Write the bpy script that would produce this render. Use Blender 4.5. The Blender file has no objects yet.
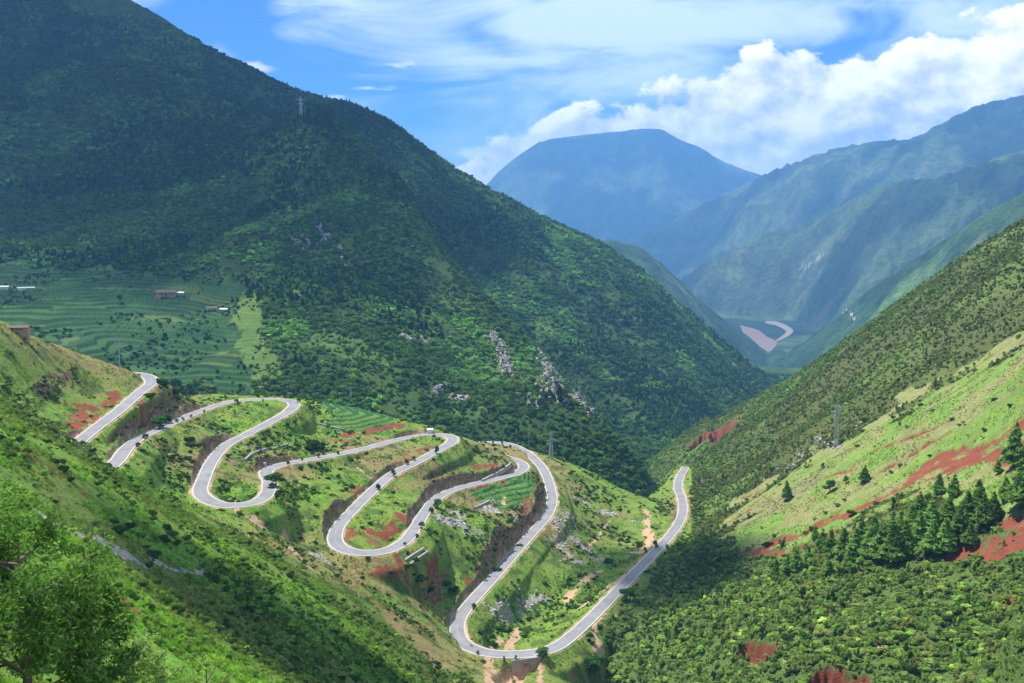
import bpy, math, random
import numpy as np
from mathutils import Vector, Matrix
from mathutils.kdtree import KDTree

R = math.radians
rng = np.random.default_rng(7)
random.seed(7)
scene = bpy.context.scene
COL = scene.collection

# ------------------------------------------------------------------ camera
FPX = 984.0
PITCH = R(7.0)
cam_d = bpy.data.cameras.new('camera')
cam_d.sensor_width = 36.0
cam_d.lens = FPX / 1024.0 * 36.0
cam_d.clip_start = 0.5
cam_d.clip_end = 80000.0
cam = bpy.data.objects.new('camera', cam_d)
cam.location = (0, 0, 0)
cam.rotation_euler = (R(90) - PITCH, 0, 0)
COL.objects.link(cam)
scene.camera = cam

# ------------------------------------------------------------------ light
SUN_EL = R(64.0)
SUN_AZ = R(-62.0)            # measured from +Y towards +X: left of the view, beyond
S_DIR = Vector((math.sin(SUN_AZ) * math.cos(SUN_EL), math.cos(SUN_AZ) * math.cos(SUN_EL), math.sin(SUN_EL)))
sun_d = bpy.data.lights.new('sun', 'SUN')
sun_d.energy = 4.6
sun_d.angle = R(0.53)
sun_d.color = (1.0, 0.955, 0.88)
sun = bpy.data.objects.new('sun', sun_d)
sun.rotation_euler = (-S_DIR).to_track_quat('-Z', 'Y').to_euler()
COL.objects.link(sun)

vs = scene.view_settings
scene.display_settings.display_device = 'sRGB'
vs.view_transform = 'Standard'
vs.look = 'None'
vs.gamma = 1.0
vs.exposure = 0.8
vs.use_curve_mapping = False
cy = scene.cycles
cy.use_denoising = True
cy.max_bounces = 5
cy.diffuse_bounces = 3
cy.glossy_bounces = 2
cy.transmission_bounces = 3
cy.transparent_max_bounces = 8
cy.volume_bounces = 2
cy.use_adaptive_sampling = True
cy.adaptive_threshold = 0.01
cy.sample_clamp_indirect = 6.0


# ------------------------------------------------------------------ node helper
class NT:
    def __init__(s, tree):
        s.t = tree
        s.t.nodes.clear()

    def n(s, typ, ins=None, **kw):
        nd = s.t.nodes.new(typ)
        for k, v in kw.items():
            setattr(nd, k, v)
        if ins:
            for k, v in ins.items():
                sock = nd.inputs[k]
                if hasattr(v, 'is_output'):
                    s.t.links.new(v, sock)
                else:
                    sock.default_value = v
        return nd

    def link(s, a, b):
        s.t.links.new(a, b)

    def m(s, op, a, b=0.0, c=None, clamp=False):
        nd = s.t.nodes.new('ShaderNodeMath')
        nd.operation = op
        nd.use_clamp = clamp
        for i, v in enumerate([a, b] + ([c] if c is not None else [])):
            if hasattr(v, 'is_output'):
                s.t.links.new(v, nd.inputs[i])
            else:
                nd.inputs[i].default_value = v
        return nd.outputs[0]

    def mix(s, f, a, b, blend='MIX'):
        nd = s.t.nodes.new('ShaderNodeMix')
        nd.data_type = 'RGBA'
        nd.blend_type = blend
        nd.clamp_factor = True
        for i, v in ((0, f), (6, a), (7, b)):
            if hasattr(v, 'is_output'):
                s.t.links.new(v, nd.inputs[i])
            else:
                nd.inputs[i].default_value = v if i == 0 else (tuple(v) + (1.0,))[:4]
        return nd.outputs[2]

    def ss(s, x, a, b):
        nd = s.t.nodes.new('ShaderNodeMapRange')
        nd.interpolation_type = 'SMOOTHSTEP'
        for k, v in (('Value', x), ('From Min', a), ('From Max', b)):
            if hasattr(v, 'is_output'):
                s.t.links.new(v, nd.inputs[k])
            else:
                nd.inputs[k].default_value = v
        return nd.outputs[0]

    def noise(s, vec, scale, detail=4.0, rough=0.55, dist=0.0, out=0, lac=2.0):
        nd = s.n('ShaderNodeTexNoise', {'Scale': scale, 'Detail': detail, 'Roughness': rough, 'Distortion': dist, 'Lacunarity': lac})
        s.t.links.new(vec, nd.inputs['Vector'])
        return nd.outputs[out]

    def curve(s, x, pts, lo, hi):
        """piecewise curve through pts over x in [lo,hi]; y within 0..1"""
        xn = s.m('DIVIDE', s.m('SUBTRACT', x, lo), hi - lo, clamp=True)
        nd = s.t.nodes.new('ShaderNodeFloatCurve')
        c = nd.mapping.curves[0]
        P = [((p[0] - lo) / (hi - lo), p[1]) for p in pts]
        while len(c.points) < len(P):
            c.points.new(0.5, 0.5)
        for q, p in zip(c.points, P):
            q.location = p
            q.handle_type = 'AUTO'
        nd.mapping.update()
        s.t.links.new(xn, nd.inputs['Value'])
        return nd.outputs[0]


# ------------------------------------------------------------------ sky
world = bpy.data.worlds.new('World')
scene.world = world
world.use_nodes = True
w = NT(world.node_tree)
SKY = 0.105
sky = w.n('ShaderNodeTexSky', sky_type='NISHITA', sun_disc=False, sun_elevation=SUN_EL, sun_rotation=SUN_AZ,
          altitude=1800.0, air_density=1.15, dust_density=0.6, ozone_density=2.2)
tc = w.n('ShaderNodeTexCoord')
sep = w.n('ShaderNodeSeparateXYZ', {0: tc.outputs['Generated']})
azn = w.m('ARCTAN2', sep.outputs[0], sep.outputs[1])
eln = w.m('ARCSINE', sep.outputs[2])
# image-free cloud coordinates: azimuth / elevation in radians


def px2ae(px, py):
    u = (px - 512) / FPX
    v = (341.5 - py) / FPX
    d = Vector((u, math.cos(PITCH) + v * math.sin(PITCH), v * math.cos(PITCH) - math.sin(PITCH))).normalized()
    return math.atan2(d.x, d.y), math.asin(d.z)


vec = w.n('ShaderNodeCombineXYZ', {0: azn, 1: eln, 2: 0.0}).outputs[0]
# thin high cloud, drawn out along a slanting direction
mp = w.n('ShaderNodeMapping', {0: vec, 'Rotation': (0, 0, R(-14)), 'Scale': (1.0, 3.6, 1.0)})
ci_n = w.noise(mp.outputs[0], 5.0, 9.0, 0.56, 0.75)
ci_big = w.noise(w.n('ShaderNodeMapping', {0: vec, 'Location': (0.35, 0.9, 0), 'Rotation': (0, 0, R(-12)), 'Scale': (1, 2.0, 1)}).outputs[0], 3.2, 3.0, 0.5, 0.4)
# coverage of the thin cloud over azimuth: little at the left, much to the right; falls away towards the ridge line
cov_az = w.curve(azn, [(-0.6, 0.0), (-0.30, 0.06), (-0.20, 0.36), (-0.05, 0.62), (0.10, 0.72), (0.3, 0.78), (0.6, 0.8)], -0.6, 0.6)
cov_el = w.curve(eln, [(-0.1, 0.25), (0.04, 0.32), (0.085, 0.36), (0.12, 0.62), (0.16, 0.85), (0.22, 1.0), (0.5, 0.7)], -0.1, 0.5)
cov = w.m('MULTIPLY', cov_az, cov_el)
ci_s = w.m('ADD', w.m('MULTIPLY', ci_n, 1.5), w.m('MULTIPLY', ci_big, 1.15))
ci_s = w.m('SUBTRACT', ci_s, 0.74)
ci_s = w.m('ADD', ci_s, w.m('MULTIPLY', cov, 0.62))
ci = w.ss(ci_s, 0.62, 1.12)
ci = w.m('MULTIPLY', ci, 0.86)
# heaped cloud: a bank lying behind the far mountains
warp = w.n('ShaderNodeMapping', {0: vec, 'Scale': (1.0, 1.35, 1.0), 'Location': (3.0, 1.0, 0)}).outputs[0]
cu_n = w.noise(warp, 16.0, 8.0, 0.52, 0.15)
cu_b = w.noise(warp, 6.5, 3.0, 0.5, 0.2)


def ae_list(l):
    return [px2ae(*p) for p in l]


def top_curve(off=0.0):
    pts = ae_list([(440, 185), (478, 170), (520, 140), (570, 112), (640, 98), (700, 82), (780, 60), (820, 52), (870, 48), (920, 24), (1030, 16), (1100, 20)])
    return [(a, (e + 0.1) / 0.4) for a, e in [(-0.6, -0.02)] + pts + [(0.62, 0.16)]]


top = w.m('SUBTRACT', w.m('MULTIPLY', w.curve(azn, top_curve(), -0.6, 0.62), 0.4), 0.1)


def cu_density(dx, dy):
    v2 = w.n('ShaderNodeMapping', {0: warp, 'Location': (dx, dy, 0)}).outputs[0]
    na = w.noise(v2, 15.0, 10.0, 0.60, 0.12)
    nb = w.noise(v2, 6.0, 2.0, 0.5, 0.0)
    return w.m('ADD', w.m('MULTIPLY', w.m('SUBTRACT', na, 0.5), 0.085), w.m('MULTIPLY', w.m('SUBTRACT', nb, 0.5), 0.10))


d0 = cu_density(0, 0)
d1 = cu_density(-0.010, 0.016)
depth = w.m('ADD', w.m('SUBTRACT', top, eln), d0)
cu = w.ss(depth, 0.0, 0.007)
lit = w.m('MULTIPLY', w.m('SUBTRACT', d0, d1), 34.0)
rim = w.ss(depth, 0.055, 0.0)
shade_raw = w.m('ADD', w.m('ADD', 0.56, lit), w.m('MULTIPLY', rim, 0.30))
shade_v = w.m('MINIMUM', w.m('MAXIMUM', shade_raw, 0.0), 1.0)
low = w.ss(eln, 0.10, 0.035)
shade_v = w.m('MAXIMUM', shade_v, w.m('MULTIPLY', low, 0.72))
K = 0.84 / SKY
cu_col = w.mix(shade_v, (0.33 * K, 0.41 * K, 0.54 * K), (1.22 * K, 1.17 * K, 1.14 * K))
ci_col = (0.72 * K, 0.84 * K, 1.00 * K)
skyc = w.mix(1.0, sky.outputs[0], (0.21, 0.48, 0.84), 'MULTIPLY')
skyc = w.mix(ci, skyc, ci_col)
# a few flat scraps of cloud low over the ridge
sc_v = w.n('ShaderNodeMapping', {0: vec, 'Location': (1.3, 0.2, 0), 'Scale': (1, 4.2, 1)}).outputs[0]
sc = w.ss(w.noise(sc_v, 13.0, 6.0, 0.5, 0.1), 0.60, 0.72)
sc = w.m('MULTIPLY', sc, w.ss(eln, 0.19, 0.14))
skyc = w.mix(w.m('MULTIPLY', sc, 0.75), skyc, (1.0 * K, 1.05 * K, 1.1 * K))
skyc = w.mix(w.m('MULTIPLY', cu, 0.97), skyc, cu_col)
bg = w.n('ShaderNodeBackground', {0: skyc, 1: SKY})
out = w.n('ShaderNodeOutputWorld', {0: bg.outputs[0]})


# ------------------------------------------------------------------ numpy noise
def _hash(ix, iy, seed):
    h = (ix.astype(np.int64) * 374761393 + iy.astype(np.int64) * 668265263 + seed * 1274126177) & 0xFFFFFFFF
    h = ((h ^ (h >> 13)) * 1274126177) & 0xFFFFFFFF
    return ((h ^ (h >> 16)) & 0xFFFF).astype(np.float32) / 65535.0


def vnoise(x, y, seed=0):
    xi = np.floor(x); yi = np.floor(y)
    fx = (x - xi).astype(np.float32); fy = (y - yi).astype(np.float32)
    fx = fx * fx * fx * (fx * (fx * 6 - 15) + 10); fy = fy * fy * fy * (fy * (fy * 6 - 15) + 10)
    a = _hash(xi, yi, seed); b = _hash(xi + 1, yi, seed)
    c = _hash(xi, yi + 1, seed); d = _hash(xi + 1, yi + 1, seed)
    return (a + (b - a) * fx) * (1 - fy) + (c + (d - c) * fx) * fy


def fbm(x, y, wl, octv=4, seed=0, gain=0.5):
    s = 0.0; a = 1.0; t = 0.0
    fx = x / wl; fy = y / wl
    for o in range(octv):
        s = s + a * vnoise(fx + o * 17.3, fy - o * 9.1, seed + o)
        t += a; a *= gain
        fx, fy = fx * 1.61 - fy * 1.18, fx * 1.18 + fy * 1.61
    return s / t          # 0..1


def ridged(x, y, wl, octv=4, seed=0, gain=0.5):
    s = 0.0; a = 1.0; t = 0.0
    fx = x / wl; fy = y / wl
    for o in range(octv):
        s = s + a * (1 - np.abs(2 * vnoise(fx + o * 7.7, fy + o * 3.1, seed + o) - 1))
        t += a; a *= gain
        fx, fy = fx * 1.61 - fy * 1.18, fx * 1.18 + fy * 1.61
    return s / t


def smooth(x, a, b):
    t = np.clip((x - a) / (b - a), 0, 1)
    return t * t * (3 - 2 * t)


# ------------------------------------------------------------------ photo reading: pixel + distance -> world
CP, SP = math.cos(PITCH), math.sin(PITCH)


def ray(px, py):
    u = (px - 512) / FPX; v = (341.5 - py) / FPX
    return np.array([u, CP + v * SP, v * CP - SP])


def at(px, py, Y):
    d = ray(px, py)
    return d * (Y / d[1])


def proj(x, y, z):
    """world arrays -> pixel arrays"""
    f = y * CP - z * SP
    f = np.maximum(f, 1e-3)
    up = y * SP + z * CP
    return 512 + FPX * x / f, 341.5 - FPX * up / f


class TPS:
    def __init__(s, pts, lam=0.0):
        P = np.array(pts, float)
        s.c = P[:, :2] / 500.0
        n = len(P)
        A = s.U(s.c, s.c) + lam * np.eye(n)
        B = np.c_[np.ones(n), s.c]
        M = np.block([[A, B], [B.T, np.zeros((3, 3))]])
        s.w = np.linalg.solve(M, np.r_[P[:, 2], 0, 0, 0])

    def U(s, a, b):
        d2 = (a[:, None, 0] - b[None, :, 0]) ** 2 + (a[:, None, 1] - b[None, :, 1]) ** 2
        return 0.5 * d2 * np.log(d2 + 1e-12)

    def __call__(s, x, y):
        sh = x.shape
        q = np.c_[x.ravel(), y.ravel()] / 500.0
        r = np.empty(len(q))
        for i in range(0, len(q), 20000):
            k = q[i:i + 20000]
            r[i:i + 20000] = s.U(k, s.c) @ s.w[:-3] + s.w[-3] + k @ s.w[-2:]
        return r.reshape(sh)


def catmull(P, n):
    P = np.array(P, float)
    Q = np.vstack([2 * P[0] - P[1], P, 2 * P[-1] - P[-2]])
    res = []
    for i in range(1, len(Q) - 2):
        p0, p1, p2, p3 = Q[i - 1], Q[i], Q[i + 1], Q[i + 2]
        t = np.linspace(0, 1, n, endpoint=False)[:, None]
        res.append(0.5 * ((2 * p1) + (-p0 + p2) * t + (2 * p0 - 5 * p1 + 4 * p2 - p3) * t ** 2 + (-p0 + 3 * p1 - 3 * p2 + p3) * t ** 3))
    res.append(P[-1:])
    return np.vstack(res)


# ------------------------------------------------------------------ the road's course, falling at an even grade
road_px = [(112, 373), (132, 373), (147, 376), (151, 383), (140, 392), (118, 411), (97, 427), (82, 439), (66, 454), (62, 470), (76, 480),
           (98, 475), (116, 462), (126, 449), (141, 437), (165, 426), (195, 413), (222, 404), (240, 400.5), (262, 399.5), (283, 400), (294, 403),
           (289, 411), (270, 422), (247, 434), (226, 445), (212, 461), (204, 478), (200, 491), (206, 499), (222, 505), (240, 505),
           (256, 502), (267, 494), (269, 482), (266, 472), (276, 466), (300, 461), (335, 455), (370, 447), (405, 438), (432, 434.5), (450, 436),
           (452, 442), (440, 449), (415, 463), (392, 474), (370, 493), (352, 511), (338, 527), (335, 540), (343, 549), (362, 553), (385, 551),
           (404, 542), (415, 528), (425, 512), (437, 498), (455, 489), (478, 483), (500, 478), (517, 473), (524, 467), (518, 461), (500, 455),
           (482, 450), (473, 446), (479, 443), (496, 442.5), (512, 445), (530, 455), (543, 469), (550, 486), (552, 502), (546, 517), (530, 535),
           (512, 556), (492, 579), (472, 601), (460, 617), (457, 630), (462, 642), (476, 650), (496, 654), (524, 654), (548, 650),
           (565, 641), (590, 619), (620, 588), (650, 557), (672, 533), (682, 515), (682, 500), (678, 488), (680, 477), (686, 467)]
rp = catmull(road_px, 14)
GR = 0.0485


def build_road(z0, g):
    P = []
    z = z0
    prev = None
    for (px, py) in rp:
        d = ray(px, py)
        if prev is None:
            p = d * (z / d[2])
        else:
            p = d * (z / d[2])
            for _ in range(4):
                zz = prev[2] - g * math.hypot(p[0] - prev[0], p[1] - prev[1])
                p = d * (zz / d[2])
            z = p[2]
        P.append(p); prev = p
    return np.array(P)


lo, hi = 0.01, 0.12
for _ in range(30):
    GR = 0.5 * (lo + hi)
    RP = build_road(-86.0, GR)
    if RP[-1, 2] > -212: lo = GR
    else: hi = GR
# even spacing, smoothed in plan
seg = np.r_[0, np.cumsum(np.hypot(*np.diff(RP[:, :2], axis=0).T))]
ROADLEN = seg[-1]
ns = int(ROADLEN / 1.5)
sv = np.linspace(0, ROADLEN, ns)
RC = np.c_[np.interp(sv, seg, RP[:, 0]), np.interp(sv, seg, RP[:, 1]), np.interp(sv, seg, RP[:, 2])]
for _ in range(5):
    RC[1:-1] = 0.25 * RC[:-2] + 0.5 * RC[1:-1] + 0.25 * RC[2:]
print('road grade %.4f length %.0f' % (GR, ROADLEN))

# ------------------------------------------------------------------ terrain layers (world-space control points)


def L(*a):
    return [at(*p) for p in a]


def H(px, Y, z):           # a point out of sight: azimuth of a pixel column, distance, height
    return np.array([(px - 512) / FPX * Y, Y, z])


road_ctrl = [RC[i] for i in range(0, len(RC), 26)]
layer_pts = {}
layer_pts['road_hill'] = road_ctrl + L(
    (0, 343, 450), (30, 350, 470), (15, 346, 458), (60, 352, 500), (100, 363, 545), (40, 385, 455), (20, 410, 420), (60, 415, 455), (85, 405, 490),
    (175, 396, 600), (200, 392, 620), (340, 404, 650), (380, 413, 665), (400, 420, 655), (430, 429, 665), (470, 441, 690),
    (555, 462, 690), (600, 478, 735), (640, 506, 745), (655, 495, 850), (672, 480, 860),
    (190, 470, 475), (180, 499, 428), (205, 513, 420), (240, 518, 424), (308, 530, 450), (306, 548, 428), (345, 566, 424), (382, 569, 428),
    (620, 520, 640), (640, 545, 610), (600, 560, 560), (560, 600, 500), (530, 630, 470), (580, 530, 600),
    (500, 683, 415), (560, 683, 420), (620, 660, 445), (300, 430, 590), (500, 540, 511), (468, 565, 488), (435, 590, 469), (425, 620, 448), (535, 500, 575), (165, 405, 535), (135, 420, 490),
    (190, 509, 402), (260, 541, 390), (300, 565, 380), (350, 605, 368), (430, 683, 338)) + [
    H(60, 620, -130), H(150, 720, -190), H(-60, 560, -110), H(-200, 500, -60), H(300, 800, -215), H(430, 830, -240), H(540, 830, -265), H(620, 850, -275),
    H(700, 960, -285), H(0, 300, -115), H(400, 240, -175), H(620, 330, -205), H(850, 600, -250), H(900, 300, -260), H(500, 1100, -330), H(100, 1100, -300)]
layer_pts['near_slope'] = L(
    (75, 441, 345), (0, 415, 250), (40, 430, 300), (110, 470, 350), (150, 489, 372), (190, 508, 398), (260, 540, 386), (300, 565, 372), (350, 605, 356), (430, 683, 325),
    (0, 500, 165), (100, 530, 215), (200, 580, 230), (0, 600, 95), (120, 620, 120), (200, 683, 120), (300, 683, 190), (60, 560, 140), (0, 683, 62), (370, 683, 262), (280, 620, 250)) + [
    H(512, 6, -4.5), (0, -10, 2), (0, 25, -19), (-14, 25, -14.5), (-30, 20, -5), (20, 20, -22), (-60, 40, -8), (10, 60, -44), (70, 100, -105), (-200, 200, 5), (-300, 300, 5), (60, 250, -190), (60, 350, -240), (-60, 470, -175), (-150, 470, -135), (-230, 450, -75), (100, 0, -70), (-100, -50, 40)]
layer_pts['right_slope'] = L(
    (1024, 214, 820), (960, 258, 880), (900, 299, 950), (850, 335, 1010), (800, 370, 1090), (750, 398, 1160), (705, 422, 1220),
    (696, 440, 1130), (1024, 340, 560), (1024, 430, 420), (1024, 520, 335), (1024, 600, 285), (1024, 683, 245), (900, 430, 520), (900, 520, 400), (900, 600, 335), (870, 683, 285),
    (800, 460, 640), (800, 540, 470), (760, 620, 370), (760, 683, 325), (720, 500, 690), (700, 540, 600), (680, 600, 480), (640, 640, 440), (612, 683, 420), (698, 462, 880), (692, 490, 790),
    (720, 470, 820), (655, 562, 560), (625, 600, 490), (590, 640, 452)) + [
    H(1200, 760, 75), H(1200, 400, 5), H(1200, 200, -20), H(660, 1000, -290), H(600, 700, -260), H(540, 500, -262), H(560, 380, -260), (60, 250, -200), (150, 100, -120), (300, 100, -10),
    H(1024, 1250, -90), H(850, 1500, -330), H(760, 1500, -390), H(690, 1400, -360), H(1300, 1500, 60)]
layer_pts['forest_spur'] = L(
    (240, 150, 1850), (300, 118, 1780), (340, 135, 1720), (390, 182, 1640), (430, 238, 1520), (470, 285, 1430), (500, 312, 1360), (540, 366, 1230), (580, 410, 1120), (620, 452, 1040), (650, 480, 985),
    (0, 80, 2150), (0, 160, 1850), (0, 235, 1560), (0, 275, 1400), (0, 325, 1180), (100, 60, 2200), (100, 160, 1850), (100, 235, 1540), (100, 265, 1450), (100, 300, 1280), (100, 340, 1120), (110, 362, 1040),
    (200, 120, 1960), (200, 200, 1640), (200, 250, 1440), (200, 300, 1280), (200, 350, 1110), (180, 385, 960), (270, 390, 920), (250, 330, 1120), (250, 250, 1370),
    (300, 180, 1600), (300, 250, 1360), (320, 320, 1150), (340, 390, 930), (400, 250, 1400), (400, 320, 1190), (400, 400, 950), (440, 300, 1320), (450, 380, 1080), (470, 430, 930), (500, 360, 1210),
    (540, 440, 930), (600, 470, 925)) + [
    H(120, 820, -190), H(0, 800, -170), H(-150, 1000, -110), H(-200, 1600, 150), H(-200, 2300, 650), H(330, 820, -230), H(450, 800, -260), H(560, 800, -290), H(500, 700, -300),
    H(500, 1700, -260), H(560, 1500, -340), H(640, 1250, -370), H(440, 2100, -150), H(360, 2200, 60), H(700, 1000, -380), H(700, 1500, -480), H(250, 2600, 250), H(60, 2700, 420), H(-200, 2900, 650)]
layer_pts['forest_mountain'] = L(
    (-100, -140, 2900), (0, -80, 2800), (60, -45, 2740), (130, -2, 2640), (160, 14, 2580), (200, 40, 2520), (256, 70, 2440), (300, 88, 2400), (350, 100, 2360), (390, 120, 2330), (420, 142, 2300), (450, 166, 2280), (490, 188, 2270),
    (540, 214, 2290), (600, 240, 2330), (640, 268, 2360), (680, 301, 2390), (720, 336, 2430), (745, 356, 2460), (770, 377, 2500),
    (420, 220, 2060), (480, 290, 1900), (560, 300, 1980), (560, 400, 1620), (640, 350, 1960), (640, 440, 1450), (700, 380, 1950), (700, 425, 1700), (740, 390, 2100), (400, 180, 2150), (620, 300, 2120),
    (600, 470, 1250), (660, 475, 1180)) + [
    H(200, 2150, 60), H(0, 2250, 220), H(690, 1250, -330), H(760, 1700, -450), H(820, 2200, -540), H(850, 2800, -650), H(700, 3200, -420), H(600, 3200, -150), H(450, 3200, 100), H(250, 3400, 350), H(0, 3700, 600), H(-200, 3500, 850), H(-250, 2400, 750), H(900, 3500, -700)]
far_pts = {}
far_pts['distant_ridge'] = L(
    (560, 215, 5200), (605, 238, 4900), (640, 250, 4800), (665, 270, 4700), (700, 303, 4600), (730, 332, 4550), (755, 352, 4500), (765, 362, 4400),
    (640, 280, 4300), (700, 340, 4100), (740, 362, 4000)) + [H(500, 5600, 60), H(600, 6400, -400), H(800, 5200, -760), H(820, 4200, -760), H(700, 6500, -800), H(700, 3300, -680), H(500, 3600, -400), H(300, 5500, 200)]
far_pts['distant_spur'] = L(
    (1060, 172, 3000), (1024, 193, 3150), (985, 213, 3350), (940, 243, 3600), (900, 268, 3850), (860, 297, 4150), (820, 330, 4500), (790, 350, 4700), (772, 366, 4850),
    (1024, 240, 2750), (900, 310, 3400), (820, 355, 3950)) + [H(1200, 3000, 500), H(1000, 2200, -350), H(850, 2600, -600), H(780, 3400, -700), H(760, 4300, -760), H(1024, 4200, -250), H(900, 5000, -500), H(800, 5800, -780), H(1300, 3800, 400)]
far_pts['valley_side'] = L(
    (1100, 130, 6200), (1024, 150, 6400), (980, 163, 6500), (940, 176, 6600), (900, 182, 6700), (870, 190, 6850), (830, 214, 7000), (790, 228, 7200), (745, 240, 7500), (710, 262, 7700), (700, 280, 7700),
    (1024, 220, 5600), (950, 250, 5600), (880, 280, 5700), (820, 310, 6000), (800, 325, 6150), (740, 300, 7000), (720, 318, 6900), (900, 220, 6200), (800, 270, 6700)) + [
    H(1300, 6200, 700), H(1024, 7800, -100), H(900, 8300, -200), H(760, 8800, -500), H(760, 5900, -760), H(860, 4900, -760), H(1000, 4500, -500), H(650, 7600, -790), H(600, 7000, -800)]
far_pts['far_range'] = L(
    (1100, 78, 9000), (1024, 95, 9300), (990, 102, 9400), (970, 108, 9500), (940, 124, 9600), (915, 138, 9700), (880, 141, 9900), (840, 147, 10200), (800, 160, 10600), (765, 174, 11000), (720, 196, 11300), (680, 216, 11500), (645, 236, 11600), (620, 246, 11600),
    (1000, 150, 8500), (900, 180, 8800), (800, 215, 9300), (720, 250, 9600), (690, 290, 9000), (650, 280, 10000)) + [
    H(1400, 9000, 1500), H(1024, 12000, 600), H(850, 13000, 300), H(650, 13000, -600), H(560, 11000, -750), H(600, 9000, -800), H(800, 7800, -600), H(1000, 7400, -300)]
far_pts['blue_mountain'] = L(
    (440, 225, 15500), (480, 190, 15500), (498, 172, 15500), (515, 158, 15500), (535, 144, 15500), (550, 139, 15500), (590, 134, 15600), (625, 131, 15700), (645, 128, 15700), (662, 130, 15700), (680, 140, 15700), (700, 147, 15700), (722, 161, 15800), (745, 170, 15900), (765, 175, 16000), (800, 178, 16000),
    (600, 170, 14500), (540, 185, 14500), (680, 180, 14500), (600, 220, 13200), (700, 215, 13500)) + [
    H(300, 16000, -500), H(500, 13000, -700), H(600, 12500, -700), H(800, 13500, -600), H(600, 19000, -300), H(900, 17000, 300), H(1200, 17000, 300), H(100, 15000, -800)]

# ------------------------------------------------------------------ polar grid round the viewpoint (fine in front, coarser aside)
az_core = np.arange(-29.5, 29.5001, 0.056)
az = np.radians(np.r_[np.linspace(-50, -29.7, 70), az_core, np.linspace(29.7, 50, 70)])
rr = np.r_[np.geomspace(4, 60, 60, endpoint=False), np.geomspace(60, 250, 200, endpoint=False), np.geomspace(250, 900, 760, endpoint=False),
           np.geomspace(900, 2800, 420, endpoint=False), np.geomspace(2800, 19000, 330)]
NA, NR = len(az), len(rr)
N_NEAR = int(np.searchsorted(rr, 3300))
AZ, RR_ = np.meshgrid(az, rr)        # rows = distance
GX = RR_ * np.sin(AZ); GY = RR_ * np.cos(AZ)


def eval_layer(tps):
    ai = np.unique(np.r_[np.arange(0, NA, 6), NA - 1]); ri = np.unique(np.r_[np.arange(0, NR, 5), NR - 1])
    c = tps(GX[np.ix_(ri, ai)], GY[np.ix_(ri, ai)])
    tmp = np.empty((len(ri), NA))
    for k in range(len(ri)):
        tmp[k] = np.interp(np.arange(NA), ai, c[k])
    res = np.empty((NR, NA))
    j = np.clip(np.searchsorted(ri, np.arange(NR), side='right') - 1, 0, len(ri) - 2)
    t = ((np.arange(NR) - ri[j]) / (ri[j + 1] - ri[j]))[:, None]
    res = tmp[j] * (1 - t) + tmp[j + 1] * t
    return res


NAMES = ['road_hill', 'near_slope', 'right_slope', 'forest_spur', 'forest_mountain', 'distant_ridge', 'distant_spur', 'valley_side', 'far_range', 'blue_mountain', 'valley_floor']
LZ = {}
for n_, p_ in list(layer_pts.items()) + list(far_pts.items()):
    LZ[n_] = eval_layer(TPS(p_, 0.0005))
# limits of each layer's reach, so that no surface climbs where the place has none
BIG = 4000.0


def fade(n_, cond, amt):
    LZ[n_] = LZ[n_] - amt * cond


fade('near_slope', smooth(RR_, 420, 700), 500)
for n_, a_ in (('near_slope', 700), ('road_hill', 1500), ('right_slope', 1900), ('forest_spur', 3000), ('forest_mountain', 3800)):
    LZ[n_] = np.where(RR_ > a_, np.minimum(LZ[n_], 900 - (RR_ - a_) * 2.0), LZ[n_])
fade('near_slope', smooth(GX, 20, 90) * smooth(GY, 60, 110), 120)
fade('road_hill', smooth(-RR_, -300, -230), 300)
fade('right_slope', smooth(-RR_, -170, -120), 200)
fade('road_hill', smooth(GY, 880, 1100), 600)
fade('right_slope', smooth(RR_, 1500, 2200), 1200)
fade('right_slope', smooth(-GX, -20, 60) * smooth(GY, 0, 100), 300)
fade('forest_spur', smooth(-RR_, -760, -640), 400)
fade('forest_spur', smooth(RR_, 2700, 3300), 1500)
fade('forest_mountain', smooth(-RR_, -1150, -900), 600)
fade('forest_mountain', smooth(RR_, 3600, 4400), 2500)
for n_, a_, b_ in (('distant_ridge', 3000, 3600), ('distant_spur', 1900, 2500), ('valley_side', 4300, 5200), ('far_range', 7200, 8400), ('blue_mountain', 11500, 12800)):
    fade(n_, smooth(-RR_, -b_, -a_), 3000)
fade('distant_ridge', smooth(RR_, 6500, 7500), 2500)
fade('distant_ridge', smooth(GX, 1500, 2300), 2500)
fade('distant_spur', smooth(RR_, 6500, 7500), 2500)
fade('distant_spur', smooth(-GX, -1100, -600), 2500)
pass
fade('valley_side', smooth(RR_, 9500, 11000), 3500)
# erosion: spurs and gullies running down each slope
# forest mountain: ribs falling to the lower right
u_ = GX * 0.86 - GY * 0.5; v_ = GX * 0.5 + GY * 0.86
LZ['forest_mountain'] += (ridged(u_ * 0.33, v_, 240, 4, 11) - 0.62) * 70 + (fbm(GX, GY, 60, 3, 5) - .5) * 16
LZ['forest_spur'] += (ridged(u_ * 0.5 + 300, v_, 300, 4, 21) - 0.62) * 55 * smooth(GX, -900, -300) * smooth(GY, 800, 1100) \
    + (fbm(GX, GY, 120, 4, 6) - .5) * 26 * smooth(GY, 900, 1500)
LZ['right_slope'] += (ridged(GX * 0.3 + GY * .1, GY, 130, 4, 31) - 0.6) * 16 * smooth(RR_, 250, 500) + (fbm(GX, GY, 40, 3, 33) - .5) * 7
LZ['near_slope'] += (fbm(GX, GY, 46, 4, 41) - .5) * 7 * smooth(RR_, 30, 120)
LZ['road_hill'] += (fbm(GX, GY, 50, 4, 51) - .5) * 5
LZ['distant_ridge'] += (ridged(GX * .5, GY, 500, 5, 61) - .62) * 170
LZ['distant_spur'] += (ridged(GX * .6, GY, 420, 5, 66) - .62) * 130
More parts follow.
